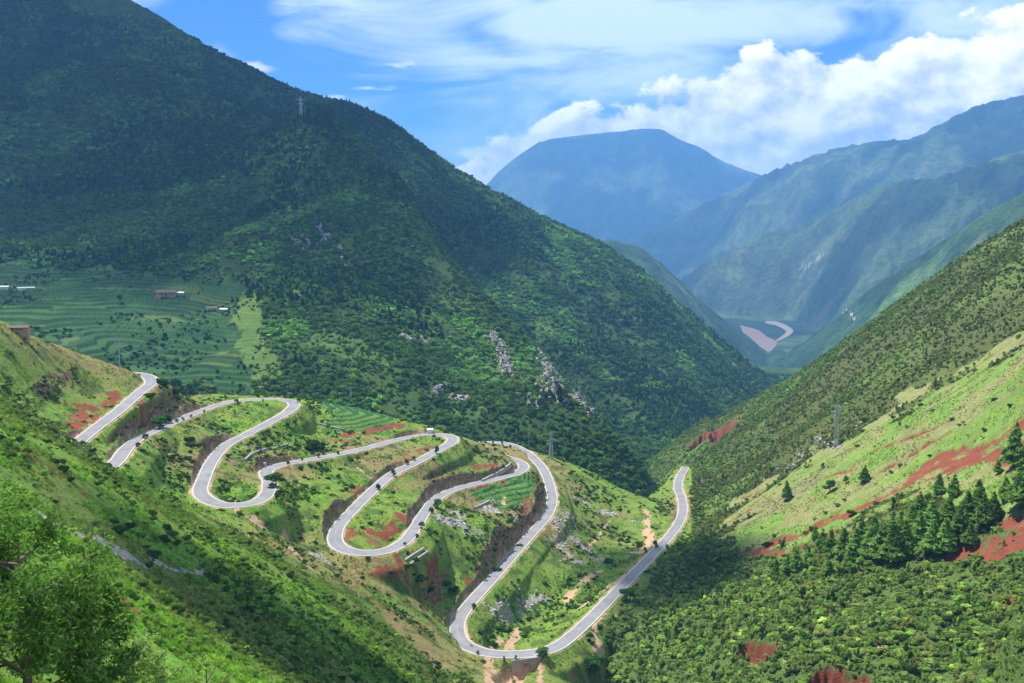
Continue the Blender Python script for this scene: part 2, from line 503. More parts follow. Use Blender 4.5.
uu = GX * .6 + GY * .8; vv_ = -GX * .8 + GY * .6
LZ['valley_side'] += (ridged(uu * .55, vv_, 850, 6, 71, .54) - .6) * 480 - 20
LZ['far_range'] += (ridged(uu * .55, vv_, 1200, 6, 81, .5) - .6) * 620 - 30
LZ['blue_mountain'] += (ridged(GX, GY * .5, 1500, 5, 91, .5) - .62) * 260
LZ['valley_floor'] = np.full((NR, NA), -770.0) + 82 * smooth(RR_, 5000, 5600) - 3000 * smooth(-RR_, -3600, -2400)


def fit_skyline(n_, crest, tall=0.0, win=9, w0=.55):
    """ease a layer up or down towards its crest so that the crest runs at its surveyed height"""
    c = sorted([(math.atan2(*at(*p)[:2]), at(*p)[2] / math.hypot(*at(*p)[:2]), math.hypot(*at(*p)[:2])) for p in crest])
    ca, cm, cr = [np.array(v_) for v_ in zip(*c)]
    Z = LZ[n_]
    tgt = np.interp(az, ca, cm); rc_ = np.interp(az, ca, cr)
    wt = smooth(az, ca[0] - .02, ca[0]) * smooth(-az, -ca[-1] - .02, -ca[-1])
    M_ = np.where((RR_ > .7 * rc_) & (RR_ < 1.5 * rc_), (Z + tall) / RR_, -9).max(0)
    dl = M_ - tgt
    k_ = np.ones(win) / win
    dl = np.convolve(np.pad(dl, win // 2, mode='edge'), k_, 'valid') * wt
    LZ[n_] = Z - dl[None, :] * RR_ * smooth(RR_ / rc_[None, :], w0, .97)


crest_mm = [(0, -80, 2800), (60, -45, 2740), (130, -3, 2640), (160, 13, 2580), (200, 40, 2520), (256, 68, 2440), (300, 90, 2400), (350, 101, 2360), (390, 119, 2330), (420, 141, 2300), (450, 163, 2280), (490, 186, 2270),
            (540, 213, 2290), (600, 240, 2330), (640, 266, 2360), (680, 300, 2390), (720, 335, 2430), (745, 356, 2460), (768, 374, 2500)]
fit_skyline('forest_mountain', crest_mm, 7.0)
fit_skyline('right_slope', [(1024, 216, 820), (960, 256, 880), (900, 298, 950), (850, 335, 1010), (800, 370, 1090), (750, 398, 1160), (715, 418, 1210)], 2.5, 9, .7)
fit_skyline('distant_ridge', [(605, 238, 4900), (640, 247, 4800), (665, 266, 4700), (700, 300, 4600), (730, 324, 4550), (752, 338, 4500), (765, 353, 4400)], 0, 21)
fit_skyline('distant_spur', [(1060, 172, 3000), (1024, 192, 3150), (985, 213, 3350), (940, 243, 3600), (900, 268, 3850), (860, 297, 4150), (820, 330, 4500), (790, 350, 4700), (774, 366, 4850)], 0, 21)
fit_skyline('valley_side', [(1024, 150, 6400), (980, 163, 6500), (940, 176, 6600), (900, 181, 6700), (870, 189, 6850), (830, 213, 7000), (790, 228, 7200), (745, 242, 7500), (710, 264, 7700)], 0, 31)
fit_skyline('far_range', [(1024, 95, 9300), (990, 102, 9400), (970, 108, 9500), (940, 124, 9600), (915, 138, 9700), (880, 141, 9900), (840, 147, 10200), (800, 160, 10600), (765, 174, 11000), (720, 196, 11300), (680, 216, 11500), (645, 236, 11600)], 0, 15)
fit_skyline('blue_mountain', [(480, 192, 15500), (498, 172, 15500), (515, 158, 15500), (535, 144, 15500), (550, 139, 15500), (590, 134, 15600), (625, 131, 15700), (645, 127, 15700), (662, 129, 15700), (680, 140, 15700), (700, 147, 15700), (722, 161, 15800), (745, 170, 15900), (765, 176, 16000)], 0, 9)
LZ['distant_ridge'] -= 260 * smooth(-AZ, -math.atan(96 / FPX), -math.atan(55 / FPX))
ST = np.stack([LZ[n_] for n_ in NAMES])
GZ = ST.max(0); GL = ST.argmax(0)
base = -430.0
GZ = np.minimum(GZ, 1440.0)
GZ = np.maximum(GZ, np.where(RR_ < 3000, base, -900))
del ST
NATZ = GZ.copy()

# banks standing over the outside of the hairpins: (pixel, distance, radius, height)
for (px, py, Y, rad, hh) in [(188, 472, 470, 17, 12), (194, 455, 500, 13, 8), (318, 520, 452, 17, 13), (330, 505, 478, 12, 8), (448, 600, 462, 18, 14), (470, 578, 492, 17, 14), (495, 553, 520, 16, 13),
                             (520, 530, 548, 15, 12), (538, 505, 590, 13, 10), (445, 622, 445, 12, 8),
                             (100, 405, 490, 16, 7), (80, 418, 470, 16, 8), (380, 425, 630, 18, 6), (350, 432, 610, 14, 4), (480, 468, 640, 22, 4)]:
    p = at(px, py, Y)
    g = np.exp(-(((GX - p[0]) ** 2 + (GY - p[1]) ** 2) / (rad * rad)))
    GZ += 0.45 * hh * g * (GL == 0)

# ------------------------------------------------------------------ terraced fields: stepped ground
PXg, PYg = proj(GX, GY, GZ)


def in_poly(px, py, poly):
    poly = np.array(poly, float)
    inside = np.zeros(px.shape, bool)
    bb = (px > poly[:, 0].min()) & (px < poly[:, 0].max()) & (py > poly[:, 1].min()) & (py < poly[:, 1].max())
    X = px[bb]; Y = py[bb]
    ins = np.zeros(X.shape, bool)
    n = len(poly)
    for i in range(n):
        x1, y1 = poly[i]; x2, y2 = poly[(i + 1) % n]
        if y1 == y2: continue
        c = ((y1 > Y) != (y2 > Y)) & (X < (x2 - x1) * (Y - y1) / (y2 - y1) + x1)
        ins ^= c
    inside[bb] = ins
    return inside


fieldpoly = [(-60, 268), (60, 262), (150, 268), (225, 282), (255, 310), (268, 360), (250, 392), (180, 385), (120, 372), (60, 352), (-60, 345)]
FIELD = in_poly(PXg + (fbm(GX, GY, 45, 3, 203) - .5) * 60, PYg + (fbm(GX, GY, 45, 3, 204) - .5) * 22, fieldpoly) & (GL == 3)
warpn = (fbm(GX, GY, 260, 2, 201) - .5) * 18 + (fbm(GX, GY, 90, 2, 202) - .5) * 6
STEP = 3.6
q = (GZ + warpn) / STEP
fr = q - np.floor(q)
stepz = (np.floor(q) + smooth(fr, 0.72, 1.0)) * STEP - warpn
GZ = np.where(FIELD, stepz, GZ)
TERR_ID = np.floor(q).astype(int)
TERR_FR = fr
# small crop terraces on the road hill
crop_polys = [[(318, 402), (345, 400), (375, 405), (398, 416), (392, 430), (345, 432), (322, 425), (335, 415)],
              [(470, 492), (487, 483), (510, 476), (530, 474), (535, 485), (528, 500), (505, 510), (485, 512), (500, 500), (478, 500)]]
CROP = (in_poly(PXg, PYg, crop_polys[0]) | in_poly(PXg, PYg, crop_polys[1])) & (GL == 0)
q2 = (GZ + (fbm(GX, GY, 60, 2, 209) - .5) * 3) / 1.6
GZ = np.where(CROP, GZ * .35 + .65 * ((np.floor(q2) + smooth(q2 - np.floor(q2), .6, 1)) * 1.6 - (fbm(GX, GY, 60, 2, 209) - .5) * 3), GZ)

# ------------------------------------------------------------------ road bench with cut bank and fill
kd = KDTree(len(RC))
for i, p in enumerate(RC):
    kd.insert((p[0], p[1], 0), i)
kd.balance()
RD = np.full(GX.shape, 1e3, np.float32)       # distance to road
RZ = np.zeros(GX.shape, np.float32)
x0, x1_, y0, y1_ = RC[:, 0].min() - 45, RC[:, 0].max() + 45, RC[:, 1].min() - 45, RC[:, 1].max() + 45
cells = {}
msk = (GX > x0) & (GX < x1_) & (GY > y0) & (GY < y1_)
occ = np.zeros((400, 400), bool)
cs = 10.0
for p in RC:
    i, j = int((p[0] - x0) / cs), int((p[1] - y0) / cs)
    occ[max(0, i - 4):i + 5, max(0, j - 4):j + 5] = True
ii = np.clip(((GX - x0) / cs).astype(int), 0, 399); jj = np.clip(((GY - y0) / cs).astype(int), 0, 399)
msk &= occ[ii, jj]
idx = np.argwhere(msk)
gx = GX[msk]; gy = GY[msk]
dd = np.empty(len(gx), np.float32); zz = np.empty(len(gx), np.float32)
find = kd.find
rcz = RC[:, 2]
for k in range(len(gx)):
    co, i, d = find((gx[k], gy[k], 0))
    dd[k] = d; zz[k] = rcz[i]
RD[msk] = dd; RZ[msk] = zz
BENCH = 4.5
e = np.maximum(RD - BENCH, 0)
jit = 1 + 0.9 * (fbm(GX, GY, 9, 3, 301) - .5)
wroad = smooth(-RD, -44, -24)
near_z = np.clip(GZ, RZ - 0.75 * e - 1.6 * np.maximum(e - 7, 0), RZ + 3.2 * e * jit)
GZn = np.where(RD < 44, near_z * wroad + GZ * (1 - wroad), GZ)
GZn = np.where(RD < BENCH, RZ - 0.35 * smooth(RD, BENCH, BENCH - .8), GZn)
GZ = GZn
dr = np.gradient(GZ, axis=0) / np.gradient(rr)[:, None]
da = np.gradient(GZ, axis=1) / (RR_ * np.gradient(az)[None, :])
SLOPE = np.hypot(dr, da)
CUT = smooth(SLOPE, .95, 1.35) * (RD < 32) * (RD > BENCH - .6) * (GZ > RZ + .5)
# broken rock relief on the cut faces
GZ += CUT * ((ridged(GX, GY, 6.0, 3, 305) - .5) * 4.2)
# fine relief away from the road
fine = (fbm(GX, GY, 7, 3, 401) - .5) * 1.1 + (fbm(GX, GY, 2.2, 2, 402) - .5) * .35
GZ += np.where(RD < BENCH + 1, 0, fine * smooth(RR_, 30, 100) * np.where(FIELD, .3, 1) * np.where(RR_ < 3000, 1, 0))

# ------------------------------------------------------------------ lookups on the grid
TAN = GZ / RR_
RUN = np.maximum.accumulate(TAN, axis=0)


def hit(px, py):
    """where the line of sight through a pixel meets the ground"""
    d = ray(px, py)
    a = math.atan2(d[0], d[1]); t = d[2] / math.hypot(d[0], d[1])
    j = int(np.clip(np.searchsorted(az, a), 1, NA - 1))
    if abs(az[j - 1] - a) < abs(az[j] - a): j -= 1
    i = int(np.searchsorted(RUN[:, j], t))
    i = min(max(i, 1), NR - 1)
    t0, t1 = RUN[i - 1, j], RUN[i, j]
    f = 0 if t1 <= t0 else (t - t0) / (t1 - t0)
    r = rr[i - 1] + (rr[i] - rr[i - 1]) * min(max(f, 0), 1)
    return np.array([r * math.sin(a), r * math.cos(a), r * t])


def grid_ij(x, y):
    a = np.arctan2(x, y); r = np.hypot(x, y)
    j = np.clip(np.searchsorted(az, a) - 1, 0, NA - 2)
    i = np.clip(np.searchsorted(rr, r) - 1, 0, NR - 2)
    fa = np.clip((a - az[j]) / (az[j + 1] - az[j]), 0, 1); fr_ = np.clip((r - rr[i]) / (rr[i + 1] - rr[i]), 0, 1)
    return i, j, fr_, fa


def ground(x, y, G=None):
    G = GZ if G is None else G
    x = np.asarray(x, float); y = np.asarray(y, float)
    i, j, f, a = grid_ij(x, y)
    return (G[i, j] * (1 - f) + G[i + 1, j] * f) * (1 - a) + (G[i, j + 1] * (1 - f) + G[i + 1, j + 1] * f) * a


def visible(x, y, h):
    """can a thing of height h standing at x,y be seen over the ground before it"""
    i, j, f, a = grid_ij(x, y)
    r = np.hypot(x, y)
    z = ground(x, y) + h
    i0 = np.maximum(i - 2, 0)
    run = np.minimum(RUN[i0, j], RUN[i0, j + 1])
    return z / r > run - 0.0015


def path(pts, n=10):
    """a ground polyline through pixels"""
    c = catmull(pts, n)
    return np.array([hit(*p) for p in c])


def dist_path(P, W, ok=None):
    """grid distance to a ground polyline, limited to W"""
    D = np.full(GX.shape, 1e3, np.float32)
    m = (GX > P[:, 0].min() - W) & (GX < P[:, 0].max() + W) & (GY > P[:, 1].min() - W) & (GY < P[:, 1].max() + W)
    X = GX[m]; Y = GY[m]
    best = np.full(X.shape, 1e3)
    for a, b in zip(P[:-1], P[1:]):
        ab = b[:2] - a[:2]; l2 = ab @ ab + 1e-9
        if l2 > 3600: continue
        t = np.clip(((X - a[0]) * ab[0] + (Y - a[1]) * ab[1]) / l2, 0, 1)
        best = np.minimum(best, np.hypot(X - a[0] - t * ab[0], Y - a[1] - t * ab[1]))
    D[m] = best
    return D


PXg, PYg = proj(GX, GY, GZ)
# ------------------------------------------------------------------ ground colour: what grows or lies where
def lerp(a, b, t):
    return a + (np.asarray(b) - a) * t[..., None]


n1 = fbm(GX, GY, 70, 4, 501)
n2 = fbm(GX, GY, 14, 4, 502)
n3 = fbm(GX, GY, 260, 4, 503)
n4 = fbm(GX, GY, 3.5, 3, 504)
GRASS = np.array([0.165, 0.255, 0.045]); LUSH = np.array([0.125, 0.265, 0.035]); DRY = np.array([0.25, 0.25, 0.085])
WOOD = np.array([0.045, 0.090, 0.025]); SCRUB = np.array([0.088, 0.125, 0.036]); OLIVE = np.array([0.120, 0.112, 0.045])
RED = np.array([0.33, 0.085, 0.045]); ROCK = np.array([0.34, 0.31, 0.27]); PATHC = np.array([0.50, 0.32, 0.19])

ALB = np.empty(GX.shape + (3,), np.float32); ALB[:] = GRASS
ALB = lerp(ALB, DRY, smooth(n1, .45, .68)); ALB = lerp(ALB, LUSH, smooth(n2, .55, .72) * .8)
ALB *= (0.66 + 0.68 * n4)[..., None]
ALB = lerp(ALB, np.array([.22, .15, .085]), smooth(n1 * .45 + n4 * .55, .56, .66) * .75)      # thin worn places
ALB = lerp(ALB, np.array([.055, .105, .028]), smooth(fbm(GX, GY, 6, 3, 507), .56, .68) * .7)    # ranker growth
# near slope: lush with scrub
m = (GL == 1)
ALB = np.where(m[..., None], lerp(lerp(ALB, LUSH * 1.15, np.full(GX.shape, .45)), SCRUB, smooth(n1, .48, .66) * .5), ALB)
# forest mountain and spur
m = (GL == 3) | (GL == 4)
fm = lerp(lerp(np.broadcast_to(WOOD, ALB.shape), np.array([.075, .135, .030]), smooth(n1, .45, .66)), np.array([.10, .19, .035]), smooth(n2, .6, .78) * .6) * .78
ALB = np.where(m[..., None], fm, ALB)
# far ranges
m = (GL >= 5)
n5 = fbm(GX, GY, 900, 5, 511); n6 = fbm(GX, GY, 220, 4, 512)
fr3 = lerp(lerp(np.broadcast_to(np.array([.034, .062, .026]), ALB.shape), np.array([.10, .15, .05]), smooth(n5, .46, .60)), np.array([.24, .20, .14]), smooth(n6, .66, .78) * .22)
fr3 = fr3 * (.15 + 1.3 * fbm(GX, GY, 150, 5, 513, .65))[..., None]
fr3 = np.where(((GL == 5) | (GL == 6))[..., None], fr3 * np.array([1.6, 1.8, 1.5]), fr3)
ALB = np.where(m[..., None], fr3, ALB)
# right slope: scrub except the open grass belt
grass_belt = [(1040, 325), (1024, 338), (980, 362), (930, 390), (870, 424), (820, 452), (770, 487), (725, 524), (722, 545), (745, 556), (790, 548), (850, 520), (900, 500), (960, 500), (1000, 520), (1040, 540)]
BELT = in_poly(PXg + (n2 - .5) * 40, PYg + (n2 - .5) * 30, grass_belt) & (GL == 2)
m = (GL == 2) & ~BELT
rs = lerp(lerp(np.broadcast_to(SCRUB, ALB.shape), np.array([.12, .20, .045]), smooth(n1, .45, .62)), OLIVE, smooth(n3, .5, .62) * .35)
rs = lerp(rs, np.array([.088, .150, .038]), smooth(PYg, 520, 575) * .8)
ALB = np.where(m[..., None], rs, ALB)
bc = lerp(lerp(np.broadcast_to(np.array([.165, .265, .055]), ALB.shape), np.array([.235, .25, .095]), smooth(n2, .42, .64)), np.array([.22, .20, .11]), smooth(n1, .55, .7) * .7)
ALB = np.where(BELT[..., None], bc * (0.75 + .5 * n4)[..., None], ALB)
m = (GL == 0) & (PXg > 692)
ALB = np.where(m[..., None], rs, ALB)
# terraced fields: one tone for each strip
h1 = _hash(TERR_ID, (np.floor((GX + (n1 - .5) * 90) / 70)).astype(int), 9)
h2 = _hash(TERR_ID, (np.floor((GX + (n1 - .5) * 90) / 70)).astype(int), 19)
fc = lerp(lerp(np.broadcast_to(np.array([.030, .090, .032]), ALB.shape), np.array([.060, .140, .040]), h1), np.array([.10, .16, .05]), (h2 > .88) * 1.0)
edge = smooth(TERR_FR, .70, .76)
fc = lerp(fc, np.array([.022, .055, .018]), edge * .75)
fc = fc * .85
ALB = np.where(FIELD[..., None], fc * (.85 + .3 * n2)[..., None], ALB)
cc = lerp(np.broadcast_to(np.array([.030, .105, .032]), ALB.shape), np.array([.14, .25, .055]), smooth(q2 - np.floor(q2), .5, .75))
ALB = np.where(CROP[..., None], cc, ALB)


def patch_px(poly, wob=10, nn=None):
    nn = n2 if nn is None else nn
    return in_poly(PXg + (nn - .5) * wob * 2, PYg + (n1 - .5) * wob * 2, poly)


# bright meadow patches on the mountain
for poly, c, l in [([(62, 240), (95, 236), (118, 252), (116, 268), (85, 262), (66, 252)], (.10, .22, .035), 3),
                   ([(242, 285), (262, 290), (262, 330), (285, 372), (262, 392), (244, 360), (236, 320)], (.14, .22, .045), 3),
                   ([(250, 140), (300, 118), (335, 135), (330, 190), (280, 230), (240, 220), (225, 180)], (.070, .130, .030), 3),
                   ([(300, 310), (360, 322), (400, 345), (390, 372), (350, 362), (305, 335)], (.10, .18, .04), 3),
                   ([(455, 345), (520, 340), (500, 400), (470, 425), (440, 400)], (.085, .16, .038), 3),
                   ([(535, 320), (548, 325), (565, 350), (562, 368), (545, 352), (535, 335)], (.12, .23, .04), 4),
                   ([(620, 372), (660, 390), (640, 420), (600, 400)], (.07, .13, .035), 4),
                   ([(430, 250), (470, 285), (475, 300), (455, 292), (425, 262)], (.11, .19, .04), 3)]:
    mm = patch_px(poly, 9) & ((GL == 3) | (GL == 4))
    ALB = np.where(mm[..., None], (ALB * .45 + .55 * np.array(c)) * (.8 + .4 * n2)[..., None], ALB)

MK = np.zeros(GX.shape + (3,), np.float32)      # red earth, rock, bare track


NSM = fbm(GX, GY, 1.6, 2, 505); NSG = fbm(GX, GY, 5.5, 3, 506)


def streak(ch, pts, wd, amt=1.0, layer=None, soft=1.0):
    P = path(pts, 6)
    D = dist_path(P, wd * 2.2 + 3)
    D = D + (n4 - .5) * wd * 2.2 + (n2 - .5) * wd * 1.6 + (NSM - .5) * wd * 1.2
    gate = (.25 + .75 * smooth(NSG, .36, .52)) if not (ch == 0 and layer == 2) else (.62 + .38 * smooth(NSG, .34, .5))
    v = amt * smooth(-D, -wd * (1 + soft), -wd * .45) * gate
    if layer is not None: v = v * (GL == layer)
    MK[..., ch] = np.maximum(MK[..., ch], v)


# red earth of the right slope
for pts, wd in [([(742, 553), (775, 543), (810, 530), (840, 515), (870, 503), (900, 487)], 3.0), ([(900, 487), (930, 470), (950, 462), (975, 452), (1003, 434), (1024, 424)], 2.9),
                ([(905, 482), (925, 466), (945, 455), (970, 452)], 2.6), ([(770, 541), (800, 534), (835, 515)], 2.5), ([(850, 516), (875, 502), (905, 494)], 1.5),
                ([(930, 478), (965, 462), (1000, 452), (1024, 440)], 2.6), ([(955, 470), (990, 458), (1010, 462)], 2.4), ([(812, 537), (842, 530)], 1.6), ([(795, 547), (835, 540)], 1.4),
                ([(840, 536), (855, 528)], 1.7), ([(1000, 518), (1020, 521), (1040, 515)], 1.8), ([(990, 545), (1010, 538), (1040, 528)], 1.5), ([(955, 552), (975, 547), (1000, 540)], 2.2), ([(1012, 532), (1030, 526)], 1.2), ([(735, 500), (760, 492)], 1.2),
                ([(728, 522), (745, 512), (770, 500)], 1.4), ([(868, 452), (900, 441), (935, 428)], .9), ([(885, 470), (915, 452), (950, 432)], 1.0), ([(830, 475), (850, 470)], 1.3), ([(1005, 545), (1030, 540)], 2.0),
                ([(735, 555), (760, 552), (790, 552)], 1.6), ([(962, 556), (992, 548)], 1.5), ([(820, 550), (845, 545)], 1.0)]:
    streak(0, pts, wd * 1.0, 1.15, 2)
for pts, wd in [([(968, 548), (1005, 555)], 2.0), ([(990, 595), (1015, 600)], 1.2)]:
    streak(0, pts, wd, 1.0, 2)
# red and brown banks of the road hill
for pts, wd in [([(348, 540), (362, 530), (382, 536), (395, 528), (408, 520)], 4), ([(350, 528), (380, 545)], 4), ([(398, 515), (408, 522)], 3), ([(362, 500), (356, 492)], 3), ([(400, 462), (425, 455), (438, 448)], 2.6),
                ([(405, 455), (430, 447)], 1.8), ([(465, 478), (478, 468), (495, 465)], 2.4), ([(478, 487), (500, 478)], 1.6), ([(500, 487), (510, 470)], 1), ([(85, 405), (80, 420), (78, 432)], 5.5),
                ([(85, 430), (100, 412), (118, 395)], 3), ([(142, 420), (152, 424)], 4), ([(345, 436), (375, 430), (405, 424), (418, 428)], 3.2), ([(330, 440), (350, 443)], 2.4), ([(375, 572), (400, 568)], 1.5), ([(397, 560), (402, 572)], 2.0),
                ([(530, 500), (527, 515), (515, 530)], 3.2), ([(480, 575), (470, 590)], 3), ([(505, 550), (490, 565)], 2.5), ([(430, 588), (438, 575)], 2), ([(330, 590), (350, 600)], 1.6), ([(352, 492), (360, 488)], 2)]:
    streak(0, pts, wd * .8, .95, 0)
# brown broken banks on the near slope
for pts, wd in [([(25, 452), (45, 465), (60, 480), (75, 492)], 1.9), ([(60, 478), (80, 490), (88, 498)], 1.6), ([(70, 590), (85, 596)], 1.0), ([(125, 600), (135, 615), (145, 625)], 1.6), ([(100, 565), (108, 562)], 1.0), ([(190, 600), (210, 612)], 1.5), ([(230, 625), (250, 640)], 1.6)]:
    streak(0, pts, wd, .62, 1)
# tracks and bare gullies
for pts, wd, l in [([(500, 640), (494, 650), (488, 662), (490, 683)], 1.6, 0), ([(598, 612), (594, 630), (600, 645), (596, 652)], 2.0, None), ([(627, 582), (605, 603), (597, 615)], 2.0, None),
                   ([(648, 512), (646, 530), (651, 540), (640, 552), (630, 552)], 2.6, 0), ([(602, 570), (590, 576), (578, 586), (567, 600)], 1.9, 0), ([(518, 628), (512, 640), (510, 650)], 1.9, 0),
                   ([(255, 520), (275, 532), (300, 545)], 2.0, None), ([(288, 545), (315, 575), (322, 590)], 1.3, 0),
                   ([(495, 658), (492, 683)], 1.8, 0), ([(545, 652), (540, 683)], 1.2, 0), ([(510, 672), (535, 660)], 1.6, 0), ([(230, 500), (240, 512), (250, 520)], 1.3, None), ([(165, 475), (190, 488)], .7, 0),
                   ([(352, 462), (372, 480)], .7, 0), ([(505, 497), (503, 505)], 1.5, 0), ([(560, 560), (590, 545), (610, 520)], .8, 0), ([(580, 608), (625, 575)], .9, 0)]:
    streak(2, pts, wd * .8, 1.0, l)
# grey scree and outcrops
for pts, wd, l in [([(75, 532), (100, 545), (125, 555), (138, 562)], 2.4, None), ([(95, 540), (120, 548)], 1.8, None), ([(28, 512), (45, 518)], 1.6, None), ([(480, 508), (500, 512), (515, 516)], 3.6, 0), ([(446, 520), (462, 525), (478, 532)], 4.5, 0),
                   ([(455, 515), (470, 535)], 3.5, 0), ([(555, 520), (568, 512), (575, 525)], 3.0, 0), ([(560, 530), (580, 545), (600, 560)], 5.0, 0), ([(575, 560), (560, 545)], 4.0, 0), ([(590, 505), (620, 518), (640, 520)], 2.6, 0),
                   ([(570, 495), (600, 512), (622, 518)], 1.6, 0), ([(490, 605), (510, 612), (535, 600), (545, 595)], 3.2, 0), ([(495, 615), (505, 625)], 2.6, 0), ([(300, 545), (315, 555), (325, 562)], 3.5, None), ([(250, 525), (300, 552)], 1.5, None),
                   ([(497, 292), (508, 308), (520, 325), (532, 340)], 7, 3), ([(532, 340), (545, 358), (552, 378), (556, 402)], 13, 3), ([(568, 385), (580, 405), (592, 418)], 11, None), ([(494, 335), (502, 355), (508, 375)], 6, 3), ([(518, 392), (535, 405)], 8, 3), ([(297, 238), (312, 250)], 7, 3), ([(318, 228), (325, 240)], 4, 3), ([(335, 252), (345, 262)], 6, 3),
                   ([(405, 338), (430, 345)], 8, 3), ([(660, 290), (700, 325), (730, 350)], 7, 4), ([(700, 345), (745, 370)], 5, 4), ([(440, 395), (460, 400)], 7, 3), ([(690, 485), (700, 482)], 2, 0), ([(800, 455), (790, 468)], 3, 2), ([(815, 440), (840, 448)], 2.5, 2), ([(775, 470), (765, 480)], 2.5, 2),
                   ([(940, 400), (925, 410)], 2, 2), ([(145, 555), (170, 570), (215, 575)], 1.0, 1), ([(828, 250), (812, 262), (800, 270)], 9, 7), ([(838, 305), (848, 312), (856, 322)], 7, 6)]:
    streak(1, pts, wd * .9, .9, l)
# cliff by the mouth of the side valley
streak(0, [(700, 438), (712, 432), (722, 436)], 12, 1.0, 2)
GZ0 = GZ.copy()


def carve(pts, wd, dep, layer):
    D = dist_path(path(pts, 6), wd * 3) + (n4 - .5) * wd
    f_ = smooth(-D, -wd, -wd * .55) * (GL == layer)
    GZ[...] -= dep * f_ * (.75 + .5 * n2)
    MK[..., 0] = np.maximum(MK[..., 0], smooth(-D, -wd * 1.25, -wd * .8) * (GL == layer) * .9)


carve([(700, 440), (712, 434), (728, 432)], 15, 22, 2)
carve([(744, 646), (757, 653), (772, 652)], 3.2, 6, 2)
carve([(820, 676), (838, 680), (858, 683)], 3.6, 7, 2)
carve([(600, 645), (606, 655)], 2.2, 3.5, 2)
D_ = dist_path(path([(527, 657), (524, 663), (514, 672), (506, 683)], 6), 16)
gl_ = smooth(-D_, -6.5, -2.5) * (GL == 0) * smooth(RD, 4.6, 5.2)
GZ -= 5.2 * gl_
MK[..., 2] = np.maximum(MK[..., 2], gl_ * .9)
GZ -= MK[..., 0] * (GL == 2) * 1.3 * (RR_ < 900)
rk = np.clip(MK[..., 1], 0, 1)
GZ += rk * np.where(GL == 3, (ridged(GX, GY, 30, 4, 801) - .45) * 26, np.where(GL == 4, (ridged(GX, GY, 40, 4, 802) - .45) * 20, (ridged(GX, GY, 6, 3, 803) - .45) * 2.2)) * (RD > 7) * (RR_ < 2600)
# river bank sands in the far valley are built as their own sheets
MK[..., 0] = np.maximum(MK[..., 0], CUT * .9)
# bare verge beside the road
vg = smooth(-RD, -(BENCH + 1.3), -(BENCH - .6)) * (RD < 20)
MK[..., 2] = np.maximum(MK[..., 2], vg * .52)

TAN = GZ / RR_
RUN = np.maximum.accumulate(TAN, axis=0)

# ------------------------------------------------------------------ ground material
def ground_mat(name, near):
    m_ = bpy.data.materials.new(name); m_.use_nodes = True
    t = NT(m_.node_tree)
    pos = t.n('ShaderNodeNewGeometry').outputs['Position']
    nrm = t.n('ShaderNodeNewGeometry').outputs['True Normal']
    alb = t.n('ShaderNodeAttribute', attribute_name='alb').outputs['Color']
    mk = t.n('ShaderNodeSeparateColor', {0: t.n('ShaderNodeAttribute', attribute_name='mk').outputs['Color']})
    cut = t.n('ShaderNodeAttribute', attribute_name='cut').outputs['Fac']
    if near:
        a = t.noise(pos, .9, 5, .65); b = t.noise(pos, .12, 4, .6); c = t.noise(pos, 4.5, 3, .6)
    else:
        a = t.noise(pos, .02, 6, .65); b = t.noise(pos, .004, 4, .6); c = t.noise(pos, .09, 3, .6)
    v = t.m('ADD', t.m('MULTIPLY', a, .9), t.m('MULTIPLY', c, .5))
    v = t.ss(v, .35, 1.05)
    base = t.mix(v, t.mix(1.0, alb, (.46, .50, .50) if near else (.30, .34, .36), 'MULTIPLY'), t.mix(1.0, alb, (1.5, 1.42, 1.32) if near else (1.7, 1.6, 1.5), 'MULTIPLY'))
    base = t.mix(t.m('MULTIPLY', t.ss(b, .52, .7), .45), base, t.mix(1.0, alb, (1.35, .98, .9), 'MULTIPLY'))
    # masks broken up by noise so that tufts stand in the bare earth
    def br(ch, lo_, hi_):
        s_ = t.m('ADD', mk.outputs[ch], t.m('MULTIPLY', t.m('SUBTRACT', a, .5), 2.3))
        s_ = t.m('ADD', s_, t.m('MULTIPLY', t.m('SUBTRACT', c, .5), 1.0))
        s_ = t.m('ADD', s_, t.m('MULTIPLY', t.m('SUBTRACT', b, .5), 2.0))
        return t.m('MULTIPLY', t.ss(s_, lo_, hi_), t.ss(mk.outputs[ch], .02, .22))
    redc = t.mix(b, (.29, .065, .034), (.17, .050, .032))
    redc = t.mix(t.m('MULTIPLY', t.ss(c, .45, .65), .6), redc, (.34, .15, .08))
    cutc = t.mix(t.ss(a, .38, .60), (.42, .27, .17), (.085, .065, .050))  # dark patches paint black crevice shadows into the cut bank colour
    redc = t.mix(cut, redc, cutc)
    rockc = t.mix(t.ss(t.m('ADD', a, t.m('MULTIPLY', c, .5)), .55, .95), (.13, .12, .11), (.50, .46, .41))
    pathc = t.mix(c, (.62, .42, .27), (.40, .24, .14))
    col = t.mix(br(0, .50, .68), base, redc)
    col = t.mix(br(1, .52, .72), col, rockc)
    col = t.mix(br(2, .35, .55), col, pathc)
    bs = t.n('ShaderNodeBsdfPrincipled', {'Base Color': col, 'Roughness': 1.0, 'Specular IOR Level': 0.08})
    bh = t.m('ADD', a, t.m('MULTIPLY', c, .45))
    bp = t.n('ShaderNodeBump', {'Strength': .75, 'Distance': .8 if near else 45.0, 'Height': bh})
    t.link(bp.outputs[0], bs.inputs['Normal'])
    t.n('ShaderNodeOutputMaterial', {0: bs.outputs[0]})
    return m_


M_GROUND = ground_mat('grass_and_earth', True)
M_FAR = ground_mat('far_slopes', False)


